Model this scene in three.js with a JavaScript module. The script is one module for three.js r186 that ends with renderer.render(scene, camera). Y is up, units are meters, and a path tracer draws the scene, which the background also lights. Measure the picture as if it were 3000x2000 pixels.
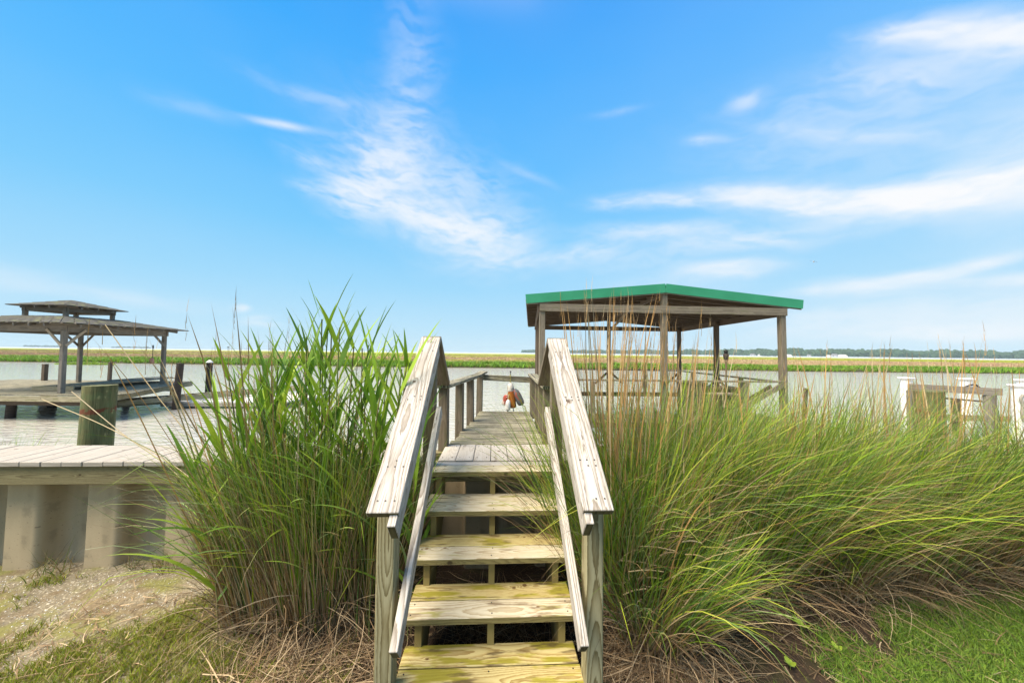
import * as THREE from 'three';
import { mergeGeometries } from 'three/addons/utils/BufferGeometryUtils.js';

// ---------------------------------------------------------------- camera
const scene = new THREE.Scene();
const camera = new THREE.PerspectiveCamera(90, 1024 / 682, 0.05, 9000);
camera.position.set(0, 1.79, 0);
camera.rotation.order = 'YXZ';
camera.rotation.set(THREE.MathUtils.degToRad(1.83), THREE.MathUtils.degToRad(-2.92), THREE.MathUtils.degToRad(0.68));
const renderer = new THREE.WebGLRenderer({ antialias: true });
renderer.toneMapping = THREE.LinearToneMapping;
const EXPOSURE = 2.1;
renderer.toneMappingExposure = EXPOSURE;
renderer.shadowMap.enabled = true;

// ---------------------------------------------------------------- random numbers and noise
function rng(seed) {
  let a = seed >>> 0;
  return () => {
    a = (a + 0x6D2B79F5) | 0;
    let t = Math.imul(a ^ (a >>> 15), 1 | a);
    t = (t + Math.imul(t ^ (t >>> 7), 61 | t)) ^ t;
    return ((t ^ (t >>> 14)) >>> 0) / 4294967296;
  };
}
const HN = 4096, HT = new Float32Array(HN);
{ const r = rng(77); for (let i = 0; i < HN; i++) HT[i] = r(); }
const hash2 = (i, j) => HT[(Math.imul(i, 7919) + Math.imul(j, 104729) + Math.imul(i ^ (j * 31), 613)) & (HN - 1)];
function noise(x, y, px = 0, py = 0) {          // value noise, periodic over px, py cells when those are given
  const xi = Math.floor(x), yi = Math.floor(y), fx = x - xi, fy = y - yi;
  const u = fx * fx * fx * (fx * (fx * 6 - 15) + 10), v = fy * fy * fy * (fy * (fy * 6 - 15) + 10);
  let x0 = xi, x1 = xi + 1, y0 = yi, y1 = yi + 1;
  if (px) { x0 = ((x0 % px) + px) % px; x1 = ((x1 % px) + px) % px; }
  if (py) { y0 = ((y0 % py) + py) % py; y1 = ((y1 % py) + py) % py; }
  const a = hash2(x0, y0), b = hash2(x1, y0), c = hash2(x0, y1), d = hash2(x1, y1);
  return a + (b - a) * u + (c - a) * v + (a - b - c + d) * u * v;
}
function fbm(x, y, oct = 4, gain = 0.5, px = 0, py = 0) {
  let s = 0, a = 0.5, n = 0;
  for (let i = 0; i < oct; i++) { s += a * noise(x + i * 17.3 * (px ? 0 : 1), y + i * 9.1 * (py ? 0 : 1), px, py); n += a; a *= gain; x *= 2; y *= 2; px *= 2; py *= 2; }
  return s / n;
}
const clamp = (x, a = 0, b = 1) => Math.min(b, Math.max(a, x));
const smooth = (a, b, x) => { const t = clamp((x - a) / (b - a)); return t * t * (3 - 2 * t); };
const mix = (a, b, t) => a + (b - a) * t;
const mix3 = (a, b, t) => [mix(a[0], b[0], t), mix(a[1], b[1], t), mix(a[2], b[2], t)];

// ---------------------------------------------------------------- sky: blue air with thin cirrus (air and clouds only)
{
  const W = 3072, H = 1536, data = new Float32Array(W * H * 4);
  const stops = [[-3, [.62, .83, .95]], [0, [.62, .83, .95]], [4, [.50, .78, .97]], [10, [.345, .70, .98]], [18, [.20, .605, .99]], [28, [.095, .50, 1.0]], [40, [.04, .41, .99]], [55, [.03, .31, .93]], [90, [.03, .26, .83]]];
  const air = (el) => { for (let i = 1; i < stops.length; i++) if (el <= stops[i][0]) { const t = (el - stops[i - 1][0]) / (stops[i][0] - stops[i - 1][0]); return mix3(stops[i - 1][1], stops[i][1], t); } return stops[stops.length - 1][1]; };
  // banks of cirrus: azimuth, elevation, half length, half height, tilt (degrees), thickness, raggedness
  const banks = [
    [-14, 39, 3.6, 6, 8, .30, .8], [-15.5, 31.5, 4.5, 4.5, 0, .5, .9], [-12, 25, 12, 6.5, -20, .35, .7], [-3, 18, 10, 4, -10, .3, .6], [-18.5, 26.5, 6, 4.2, 0, .95, 1], [-22, 22.8, 4, 2.8, -10, .95, 1], [-14, 21.3, 7, 2.4, -8, .95, 1], [-7, 19.6, 6, 2, -5, 1.0, 1], [-1, 19.2, 6, 3.6, 0, .6, 1], [1, 15.5, 8, 2.6, 8, .42, .7], [-27, 22.5, 3, .9, -4, .55, 1], [-8, 26, 9, 3.5, 0, .35, 1], [-26, 33, 8, .9, 0, .25, .8], [-29, 26, 3, 1, -10, .35, 1],
    [-32.3, 28.8, 3.3, .42, 7.5, 1.1, .35], [-41, 27.5, 4, .9, 5, .2, .6],
    [54.5, 31.3, 4.5, .9, -24, 1.3, .6], [60.5, 27.8, 6, 1.3, -24, 1.5, .6], [52, 29, 6, 1.6, -24, .35, .9], [50, 27.5, 13, 3.5, -10, .28, .6], [47, 25.5, 9, .8, -24, .35, .6], [66, 20.5, 9, 2.6, 0, .5, .5],
    [21, 23.3, 5, .9, -3, .6, .7], [28.5, 22.3, 5, .8, -8, .85, .7], [38, 21.3, 6.5, 1.3, -12, 1.2, .5], [47, 18.4, 9, 1.4, -14, 1.7, .6], [56, 16.4, 8, 1.7, -6, 1.9, .6], [66, 15.5, 9, 3.5, 0, 1.2, .5], [48, 23.5, 15, 3.2, -12, .2, .6],
    [26, 18.6, 10, 1.1, -4, .6, .7], [15, 16.2, 7, 1.4, 10, .5, .7], [38, 15.8, 9, 1.2, -6, .62, .7], [26, 15, 14, 2.4, 0, .3, .5],
    [35, 12.1, 5.5, .9, -3, 1.2, .4], [27, 10.5, 9, 1.6, 0, .3, .4], [48.5, 8.1, 4.5, .9, 0, 1.3, .4], [56, 9.1, 4, .65, 10, 1.3, .4], [60, 7.2, 5, .6, -6, .65, .5], [57, 2.6, 11, 1.1, 0, .9, .4], [44, 4.2, 12, 1.5, 0, .45, .5], [60, 5, 12, 2.2, 0, .45, .4],
    [37.4, 32, 1.9, .8, 0, .55, .6], [32.3, 29.2, 2.4, .5, -12, .5, .6], [20, 34.6, 4, .4, 0, .2, .5], [5, 28, 4, .6, -20, .22, .5],
    [-36.1, 5.3, .9, .4, 10, .8, .4], [-34.2, 4.2, 1.7, .35, 8, .5, .5], [-33.6, 3.5, 2.2, .4, 0, .5, .5], [-46, 5.5, 8, .8, -2, .32, .5], [-55, 6.3, 7, 1.2, 0, .25, .5],
  ];
  const rad = Math.PI / 180;
  for (let j = 0; j < H; j++) {
    const el = ((j + .5) / H - .5) * 180;
    for (let i = 0; i < W; i++) {
      const o = (j * W + i) * 4, th = ((i + .5) / W - .5) * 2 * Math.PI;
      let az = Math.atan2(Math.cos(th), -Math.sin(th)) / rad;     // 0 = straight out over the water, + to the right
      let c = air(el);
      if (el > -3) {
        // a thin veil that thickens towards the right-hand side of the view
        const side = smooth(-25, 75, az) * (1 - smooth(110, 170, az));
        let veil = side * .13 * (1 - smooth(24, 60, el) * .6) + .04 * fbm(az * .05 + 40, el * .11, 3);
        let d = 0;
        const wx = (fbm(az * .16 + 5, el * .30, 3) - .5) * 5, wy = (fbm(az * .16 + 31, el * .30 + 8, 3) - .5) * 2.4;
        for (const b of banks) {
          let dx = az - b[0]; if (dx > 180) dx -= 360; if (dx < -180) dx += 360;
          if (Math.abs(dx) > b[2] * 2.6 + 4 || Math.abs(el - b[1]) > b[3] * 2.6 + b[2] * .5 + 3) continue;
          const cr = Math.cos(b[4] * rad), sr = Math.sin(b[4] * rad);
          const x = dx * cr + (el - b[1]) * sr + wx * .6, y = -dx * sr + (el - b[1]) * cr + wy * Math.min(1, b[3] / 2.2);
          const g = Math.exp(-(x * x) / (b[2] * b[2]) - (y * y) / (b[3] * b[3]));
          if (g < .02) continue;
          const n = fbm(x * .30 + b[0] * 3, y * 1.15 + b[1], 5, .58), m = smooth(.22, .74, n);
          d += g * b[5] * mix(1, m * 1.35, b[6]);
        }
        // unseen cirrus over the rest of the sky, thickened to whiten the fill light
        const out = Math.max(smooth(62, 80, Math.abs(az)), smooth(44, 56, el));
        if (out > 0) d += out * .75 * smooth(.40, .74, fbm(Math.sin(az * rad) * 2.2 / (.3 + el / 60) + 3, Math.cos(az * rad) * 4 / (.3 + el / 60), 5, .55));
        const a = clamp(1 - Math.exp(-.85 * d) + veil, 0, 1);
        c = mix3(c, [.96, .975, 1.0], a);
      } else c = [.45, .5, .5];
      data[o] = c[0] / EXPOSURE; data[o + 1] = c[1] / EXPOSURE; data[o + 2] = c[2] / EXPOSURE; data[o + 3] = 1;
    }
  }
  const sky = new THREE.DataTexture(data, W, H, THREE.RGBAFormat, THREE.FloatType);
  sky.mapping = THREE.EquirectangularReflectionMapping;
  sky.minFilter = sky.magFilter = THREE.LinearFilter;
  sky.needsUpdate = true;
  scene.background = sky; scene.environment = sky;
}

// ---------------------------------------------------------------- sun behind thin cloud, up on the left
const sun = new THREE.DirectionalLight(0xfff0d8, 4.8);
sun.position.set(-31, 54, 6);
sun.target.position.set(0, 0, -8);
sun.castShadow = true;
sun.shadow.radius = 85;
sun.shadow.mapSize.set(4096, 4096);
Object.assign(sun.shadow.camera, { left: -45, right: 45, top: 45, bottom: -45, near: 1, far: 200 });
scene.add(sun, sun.target);
scene.fog = new THREE.FogExp2(0xcfe6f2, 0.00013);

// ---------------------------------------------------------------- scene helpers
const taken = {};
function numbered(name) { const n = taken[name] = (taken[name] ?? -1) + 1; return n ? `${name}_${String(n).padStart(3, '0')}` : name; }
function tag(o, label, category, group, kind) {
  if (label) o.userData.label = label;
  if (category) o.userData.category = category;
  if (group) o.userData.group = group;
  if (kind) o.userData.kind = kind;
  return o;
}
function thing(name, label, category, pos = [0, 0, 0], turn = 0, group) {
  const o = new THREE.Group(); o.name = numbered(name); o.position.set(...pos); o.rotation.y = turn; scene.add(o);
  return tag(o, label, category, group);
}
function part(parent, name, geo, mat, pos, rot) {
  const m = new THREE.Mesh(geo, mat); m.name = name; m.castShadow = m.receiveShadow = true;
  if (pos) m.position.set(...pos);
  if (rot) m.rotation.set(...rot);
  parent.add(m);
  return m;
}
function single(name, geo, mat, label, category, group, kind) {
  const m = part(scene, numbered(name), geo, mat);
  return tag(m, label, category, group, kind);
}
function structure(name, geo, mat) { const m = part(scene, numbered(name), geo, mat); m.userData.kind = 'structure'; return m; }

// ---------------------------------------------------------------- textures
function dataTex(w, h, fn, srgb = true, wrap = THREE.RepeatWrapping) {
  const d = new Uint8Array(w * h * 4);
  for (let j = 0; j < h; j++) for (let i = 0; i < w; i++) {
    const c = fn(i, j), o = (j * w + i) * 4;
    if (typeof c === 'number') d[o] = d[o + 1] = d[o + 2] = clamp(c) * 255;
    else { d[o] = clamp(c[0]) * 255; d[o + 1] = clamp(c[1]) * 255; d[o + 2] = clamp(c[2]) * 255; }
    d[o + 3] = 255;
  }
  const t = new THREE.DataTexture(d, w, h, THREE.RGBAFormat);
  t.wrapS = t.wrapT = wrap; t.magFilter = THREE.LinearFilter; t.minFilter = THREE.LinearMipmapLinearFilter; t.generateMipmaps = true;
  if (srgb) t.colorSpace = THREE.SRGBColorSpace;
  t.needsUpdate = true;
  return t;
}
// Sawn boards: a texture holds 4 boards, each 2.4 m long and 0.15 m wide, cut at different depths from a log.
const TL = 2.4, TW = 0.6;
function wood(o) {
  const W = o.w ?? 1024, H = o.h ?? 384, r = rng(o.seed), N = 4, boards = [];
  for (let k = 0; k < N; k++) {
    const knots = [];
    for (let n = 0; n < (o.knots ?? 2); n++) knots.push([r() * TL, (r() - .5) * .11, .006 + r() * .010]);
    boards.push({ c: (r() - .5) * .08, p: r() * 100, tone: (r() - .5) * (o.tone ?? .1), flat: r() < .55, knots });
  }
  const colour = new Float32Array(W * H * 3), bump = new Float32Array(W * H);
  for (let j = 0; j < H; j++) {
    const k = Math.floor(j / H * N), b = boards[k], y = (j / H * N - k) * .15 - .075;
    for (let i = 0; i < W; i++) {
      const x = i / W * TL, u = i / W;
      const wob = noise(u * 5, b.p, 5) + .5 * noise(u * 10, b.p + 7, 10);
      let D = b.flat ? .006 + .062 * Math.abs(2 * ((u + b.p * .37) % 1) - 1) + (wob - .75) * .022 : .05 + wob * .03;
      let yy = y - b.c * (b.flat ? .5 : 1.6) + (noise(u * 7, b.p + 20 + y * 20, 7) - .5) * .012, rr = Math.sqrt(yy * yy + D * D + .00004);
      let knot = 0, ring = 0;
      for (const q of b.knots) {
        let dx = Math.abs(x - q[0]); dx = Math.min(dx, TL - dx);
        const dy = y - q[1], e = Math.sqrt(dx * dx * .30 + dy * dy) / q[2];
        rr += .013 * Math.exp(-e * e * .22) * (dy > 0 ? 1 : -1) * (b.flat ? 1 : .6);
        const e2 = Math.sqrt(dx * dx * .6 + dy * dy) / q[2] + (noise(dx * 300 + 9, dy * 300) - .5) * .5;
        if (e2 < 1.15) { knot = Math.max(knot, 1 - smooth(.72, 1.1, e2)); ring = .5 + .5 * Math.sin(e2 * 16); }
      }
      rr += (fbm(u * 72, y * 260 + b.p, 2, .5, 72) - .5) * .0022;
      const ph = rr / (o.ring ?? .0085) + b.p, f = ph - Math.floor(ph);
      let late = Math.pow(f, 2.2) * (1 - smooth(.93, 1, f));
      const fibre = fbm(u * 53, y * 900 + b.p, 3, .5, 53) - .5, big = fbm(u * 6, y * 14 + k * 5 + b.p, 3, .5, 6) - .5;
      let t = clamp(late * (o.contrast ?? .8) + fibre * (o.fibre ?? .35) + big * (o.patch ?? .3) + b.tone);
      let c = mix3(o.light, o.dark, t);
      const crack = smooth(.80 - (o.crack ?? 0) * .22, .86 - (o.crack ?? 0) * .2, noise(u * 6, y * 330 + k * 40 + b.p, 6)) * (o.crack ?? 0);
      c = mix3(c, [o.dark[0] * .42, o.dark[1] * .40, o.dark[2] * .38], crack * .85);
      if (o.stain) {
        const s = smooth(o.stain.a ?? .48, o.stain.b ?? .74, fbm(u * 9, y * 22 + k * 13.7 + 3 + .35 * noise(u * 22, y * 60, 22), 5, .58, 9)) * (o.stain.s ?? .7);
        c = mix3(c, o.stain.c, s);
        if (o.stain.c2) { const s2 = smooth(.55, .8, fbm(u * 12, y * 30 + k * 9.3 + 50, 5, .6, 12)) * (o.stain.s2 ?? .6); c = mix3(c, o.stain.c2, s2); }
      }
      if (knot > 0) c = mix3(c, mix3([o.dark[0] * .62, o.dark[1] * .52, o.dark[2] * .44], o.dark, ring * .8), knot * .9);
      const q = (j * W + i);
      colour[q * 3] = c[0]; colour[q * 3 + 1] = c[1]; colour[q * 3 + 2] = c[2];
      bump[q] = clamp(.62 - late * .25 - crack * .5 + fibre * .3 - knot * .15);
    }
  }
  const map = dataTex(W, H, (i, j) => { const q = (j * W + i) * 3; return [colour[q], colour[q + 1], colour[q + 2]]; });
  const bm = dataTex(W, H, (i, j) => bump[j * W + i], false);
  return new THREE.MeshStandardMaterial({ color: new THREE.Color().setRGB(1, 1, 1).multiplyScalar(o.mul ?? .72), map, bumpMap: bm, bumpScale: o.bump ?? .0022, roughness: o.rough ?? .82 });
}
const M = {};
M.rail = wood({ mul: .80, seed: 11, light: [.80, .78, .745], dark: [.52, .47, .41], knots: 1, contrast: .95, patch: .22, crack: .35, stain: { c: [.55, .52, .38], a: .66, b: .9, s: .6 } });
M.tread = wood({ mul: .78, seed: 24, light: [.81, .75, .52], dark: [.52, .41, .19], knots: 3, contrast: .85, patch: .3, stain: { c: [.56, .53, .10], a: .44, b: .62, s: .8, c2: [.30, .24, .13], s2: .75 }, bump: .0016 });
M.treadfresh = wood({ mul: .82, seed: 29, light: [.84, .80, .69], dark: [.60, .51, .36], knots: 3, contrast: .75, patch: .3, crack: .15, stain: { c: [.55, .54, .20], a: .60, b: .78, s: .6, c2: [.36, .28, .19], s2: .65 }, bump: .0016 });
M.post = wood({ seed: 35, light: [.72, .69, .54], dark: [.40, .35, .20], knots: 1, contrast: .95, patch: .15, ring: .011 });
M.edge = wood({ seed: 47, light: [.60, .55, .34], dark: [.38, .33, .17], knots: 1, contrast: .8, ring: .006 });
M.endgrainshade = wood({ seed: 49, light: [.46, .43, .28], dark: [.27, .24, .14], knots: 0, contrast: .9, ring: .004 });
M.stringer = wood({ seed: 44, light: [.64, .57, .34], dark: [.44, .36, .18], knots: 1, contrast: .6 });
M.cap = wood({ mul: .8, seed: 52, light: [.72, .69, .64], dark: [.55, .51, .46], knots: 1, contrast: .6, fibre: .5, patch: .3, crack: .2 });
M.landing = wood({ mul: .8, seed: 58, light: [.78, .75, .70], dark: [.60, .55, .48], knots: 1, contrast: .55, fibre: .5, patch: .3, stain: { c: [.46, .40, .33], a: .62, b: .85, s: .5 } });
M.waler = wood({ seed: 63, light: [.60, .56, .40], dark: [.36, .31, .19], knots: 2, contrast: .9 });
M.pier = wood({ seed: 71, light: [.74, .71, .60], dark: [.40, .37, .27], knots: 1, contrast: .9, fibre: 1.0, crack: 1.0, patch: .4, stain: { c: [.46, .47, .26], a: .52, b: .8, s: .55 }, bump: .004 });
M.pierpost = wood({ seed: 76, light: [.55, .50, .42], dark: [.36, .30, .22], knots: 1, contrast: .6, fibre: .6, crack: .4, patch: .4, stain: { c: [.38, .39, .24], a: .52, b: .8, s: .5 } });
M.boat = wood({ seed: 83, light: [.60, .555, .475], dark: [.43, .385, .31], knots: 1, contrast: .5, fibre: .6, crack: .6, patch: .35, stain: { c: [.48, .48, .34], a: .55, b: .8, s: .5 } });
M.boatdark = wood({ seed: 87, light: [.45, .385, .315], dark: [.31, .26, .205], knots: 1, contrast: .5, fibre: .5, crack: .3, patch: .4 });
M.gaz = wood({ seed: 91, light: [.60, .57, .52], dark: [.38, .35, .31], knots: 1, contrast: .5, fibre: .6, crack: .5, patch: .4 });
M.gazlight = wood({ seed: 95, light: [.80, .73, .63], dark: [.60, .53, .44], knots: 1, contrast: .5, fibre: .6, crack: .2 });
M.dockside = wood({ mul: .85, seed: 99, light: [.70, .66, .54], dark: [.43, .39, .29], knots: 1, contrast: .5, fibre: .6, crack: .4, stain: { c: [.42, .43, .24], a: .5, b: .8, s: .5 } });
M.darkpile = wood({ seed: 103, light: [.30, .25, .21], dark: [.17, .14, .12], knots: 1, contrast: .5, fibre: .7, crack: .5, patch: .5 });
M.wetpile = new THREE.MeshStandardMaterial({ color: new THREE.Color().setRGB(.025, .022, .018), roughness: .55 });
M.screw = new THREE.MeshStandardMaterial({ color: new THREE.Color().setRGB(.05, .045, .04), roughness: .5, metalness: .5 });

// ---------------------------------------------------------------- boards with real edges
// A box with small chamfers; u runs along its longest side in metres, v across within one board of the texture.
const prand = rng(4242);
function plank(lx, ly, lz, c = .003, opt = {}) {
  const L = [lx / 2, ly / 2, lz / 2], pos = [], uv = [], nor = [];
  const long = opt.axis ?? (lx >= ly && lx >= lz ? 0 : ly >= lz ? 1 : 2);
  const strip = opt.strip ?? Math.floor(prand() * 4), off = opt.off ?? prand() * TL, flip = prand() < .5 ? -1 : 1;
  const cc = Math.min(c, lx * .2, ly * .2, lz * .2);
  const P = (v, n) => {
    pos.push(v[0], v[1], v[2]); nor.push(n[0], n[1], n[2]);
    const others = [0, 1, 2].filter((a) => a !== long), an = n.map(Math.abs);
    let u, w;
    if (an[long] > .9) { u = v[others[0]] * .35; w = v[others[1]] * .5; }
    else {
      u = v[long];
      const a = an[others[0]] > an[others[1]] ? others[1] : others[0];
      w = v[a] + (an[others[0]] > an[others[1]] ? .021 : 0);
      const half = L[a]; if (half > .072) w *= .072 / half;
    }
    uv.push((u + off) / TL, (strip * .15 + .075 + clamp(w * flip, -.072, .072)) / TW);
  };
  const quad = (a, b, cV, d, n) => { for (const v of [a, b, cV, a, cV, d]) P(v, n); };
  for (let ax = 0; ax < 3; ax++) for (const s of [1, -1]) {
    const p = (ax + 1) % 3, q = (ax + 2) % 3, n = [0, 0, 0]; n[ax] = s;
    const V = (sp, sq) => { const v = [0, 0, 0]; v[ax] = s * L[ax]; v[p] = sp * (L[p] - cc); v[q] = sq * (L[q] - cc); return v; };
    if (s > 0) quad(V(-1, -1), V(1, -1), V(1, 1), V(-1, 1), n); else quad(V(-1, -1), V(-1, 1), V(1, 1), V(1, -1), n);
  }
  for (let ax = 0; ax < 3; ax++) for (const sp of [1, -1]) for (const sq of [1, -1]) {          // edges along ax
    const p = (ax + 1) % 3, q = (ax + 2) % 3, n = [0, 0, 0]; n[p] = sp * Math.SQRT1_2; n[q] = sq * Math.SQRT1_2;
    const V = (sa, onP) => { const v = [0, 0, 0]; v[ax] = sa * (L[ax] - cc); v[p] = sp * (onP ? L[p] : L[p] - cc); v[q] = sq * (onP ? L[q] - cc : L[q]); return v; };
    const A = V(-1, true), B = V(1, true), C = V(1, false), D = V(-1, false);
    if (sp * sq > 0) quad(A, D, C, B, n); else quad(A, B, C, D, n);
  }
  for (const sx of [1, -1]) for (const sy of [1, -1]) for (const sz of [1, -1]) {
    const i = 1 / Math.sqrt(3), n = [sx * i, sy * i, sz * i];
    const a = [sx * L[0], sy * (L[1] - cc), sz * (L[2] - cc)], b = [sx * (L[0] - cc), sy * L[1], sz * (L[2] - cc)], d = [sx * (L[0] - cc), sy * (L[1] - cc), sz * L[2]];
    for (const v of sx * sy * sz > 0 ? [a, b, d] : [a, d, b]) P(v, n);
  }
  const g = new THREE.BufferGeometry();
  g.setAttribute('position', new THREE.Float32BufferAttribute(pos, 3));
  g.setAttribute('normal', new THREE.Float32BufferAttribute(nor, 3));
  g.setAttribute('uv', new THREE.Float32BufferAttribute(uv, 2));
  if (opt.slot) {                                // a second material on some of the six faces (weathered top, greener sawn edges, shade painted on rail undersides)
    let k = 0; for (let ax = 0; ax < 3; ax++) for (const s of [1, -1]) { g.addGroup(k, 6, opt.slot(ax, s)); k += 6; }
    g.addGroup(36, pos.length / 3 - 36, 0);
  }
  return g;
}
// A board from p to q: w wide sideways, h high; its long axis is local x.
function board(parent, name, mat, p, q, w, h, opt = {}) {
  const a = new THREE.Vector3(...p), b = new THREE.Vector3(...q), d = b.clone().sub(a), len = d.length();
  const x = d.clone().normalize(), up = new THREE.Vector3(...(opt.up ?? [0, 1, 0])), z = new THREE.Vector3().crossVectors(x, up).normalize(), y = new THREE.Vector3().crossVectors(z, x);
  const m = part(parent, name, plank(len, h, w, opt.c ?? .003, { axis: 0, strip: opt.strip, off: opt.off, slot: opt.slot }), mat);
  m.quaternion.setFromRotationMatrix(new THREE.Matrix4().makeBasis(x, y, z));
  m.position.copy(a.add(b).multiplyScalar(.5));
  return m;
}
function lathe(points, seg = 20) { return new THREE.LatheGeometry(points.map((p) => new THREE.Vector2(p[0], p[1])), seg); }

// ---------------------------------------------------------------- ground on the land side
const groundY = (x, z) => -.02 + (fbm(x * .9 + 20, z * .9 + 7, 3) - .5) * .10 + (fbm(x * 6 + 3, z * 6, 2) - .5) * .018 - .05 * smooth(-.9, -.4, x) * (1 - smooth(.5, 1, x)) - .03 * smooth(-2.2, -1.2, z);
const lawnLine = (x) => x < 1.2 ? -1.72 : x < 2.6 ? mix(-1.72, -2.30, (x - 1.2) / 1.4) : mix(-2.30, -2.5, (x - 2.6) / 1.6);
const lawnAt = (x, z) => smooth(-.10, .20, z - lawnLine(x) + (fbm(x * 3.3 + 9, z * 3.3, 3) - .5) * .7) * smooth(.8, 1.2, x);
{
  const X0 = -5.2, X1 = 5.2, Z0 = -3.15, Z1 = .85, W = 2048, H = 788;
  const gm = new Float32Array(W * H);
  const map = dataTex(W, H, (i, j) => {
    const x = mix(X0, X1, i / W), z = mix(Z0, Z1, j / H);
    const grit = noise(i * .9, j * .9), g2 = noise(i * .33 + 70, j * .33), coarse = fbm(x * 3, z * 3, 4), shell = noise(i * .55 + 300, j * .55 + 90);
    let sand = mix3([.33, .30, .235], [.57, .53, .44], clamp(.15 + grit * .45 + g2 * .3 + (coarse - .5) * .5));
    if (shell > .86) sand = mix3(sand, [.80, .77, .70], .8);
    if (shell < .10) sand = mix3(sand, [.27, .23, .18], .6);
    const litter = smooth(.50, .72, fbm(x * 5 + 3, z * 8 + 1, 4));
    sand = mix3(sand, [.40, .33, .22], litter * .5);
    sand = mix3(sand, [.42, .43, .16], smooth(.40, .66, fbm(x * 4 + 60, z * 5 + 4, 5, .6)) * .6);
    let soil = mix3([.14, .10, .065], [.29, .215, .145], clamp(grit * .6 + g2 * .3 + (coarse - .5) * .6));
    if (shell > .9) soil = mix3(soil, [.46, .38, .27], .7);
    soil = mix3(soil, [.22, .24, .10], smooth(.52, .74, fbm(x * 5 + 10, z * 5 + 30, 5, .6)) * .5);
    soil = mix3(soil, [.20, .26, .08], lawnAt(x, z) * .75);
    gm[j * W + i] = clamp(.3 + grit * .35 + g2 * .3 + (shell > .86 ? .25 : 0));
    return mix3(sand, soil, smooth(-1.0, -.55, x + (fbm(x * 3 + 70, z * 3, 3) - .5) * .5));
  }, true, THREE.ClampToEdgeWrapping);
  const bump = dataTex(W, H, (i, j) => gm[j * W + i], false, THREE.ClampToEdgeWrapping);
  const xs = [-500, -150, -50, -20, -12, -8], zs = [];
  for (let x = -6; x <= 7.001; x += .08) xs.push(x);
  xs.push(9, 13, 20, 50, 150, 500);
  for (let z = -3.10; z <= 1.2; z += .08) zs.push(z);
  zs.push(2.5, 5, 10, 25, 70, 200, 500);
  const pos = [], uv = [], idx = [];
  for (const z of zs) for (const x of xs) { pos.push(x, Math.abs(x) < 12 && z < 3 ? groundY(x, z) : -.05, z); uv.push((x - X0) / (X1 - X0), (z - Z0) / (Z1 - Z0)); }
  for (let j = 0; j + 1 < zs.length; j++) for (let i = 0; i + 1 < xs.length; i++) { const a = j * xs.length + i, b = a + 1, c = a + xs.length, d = c + 1; idx.push(a, c, b, b, c, d); }
  const g = new THREE.BufferGeometry();
  g.setAttribute('position', new THREE.Float32BufferAttribute(pos, 3)); g.setAttribute('uv', new THREE.Float32BufferAttribute(uv, 2)); g.setIndex(idx); g.computeVertexNormals();
  structure('ground', g, new THREE.MeshStandardMaterial({ map, bumpMap: bump, bumpScale: .012, roughness: .95 }));
}
function sheet(x0, x1, z0, z1, y, nx, nz, uvm, fy) {
  const g = new THREE.PlaneGeometry(x1 - x0, z1 - z0, nx, nz); g.rotateX(-Math.PI / 2); g.translate((x0 + x1) / 2, y, (z0 + z1) / 2);
  const p = g.attributes.position, u = g.attributes.uv;
  for (let i = 0; i < p.count; i++) { u.setXY(i, p.getX(i) / uvm[0], p.getZ(i) / uvm[1]); if (fy) p.setY(i, fy(p.getX(i), p.getZ(i))); }
  g.computeVertexNormals();
  return g;
}
// ---------------------------------------------------------------- tidal creek
const WATER = -1.05;
{
  const S = 1024, per = 8;
  const bump = dataTex(S, S, (i, j) => {
    const x = i / S * per, y = j / S * per;
    const wx = .5 * noise(x, y * 2, per, per * 2), ridge = 1 - Math.abs(2 * noise(x + wx, y * 3, per, per * 3) - 1);
    return .40 * fbm(x, y * 2, 3, .5, per, per * 2) + .38 * ridge * ridge + .22 * fbm(x * 3, y * 8, 3, .5, per * 3, per * 8);
  }, false);
  const m = new THREE.MeshPhysicalMaterial({ color: new THREE.Color().setRGB(.41, .39, .34), roughness: .04, ior: 1.33, bumpMap: bump, bumpScale: .075 });
  structure('water', sheet(-900, 1500, -75, -3.25, WATER, 1, 1, [4.2, 4.2]), m);
  structure('distant_water', sheet(-4500, 4500, -5200, -440, WATER + .01, 1, 1, [60, 60]), new THREE.MeshPhysicalMaterial({ color: new THREE.Color().setRGB(.5, .5, .48), roughness: .25, ior: 1.33 }));
}
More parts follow.
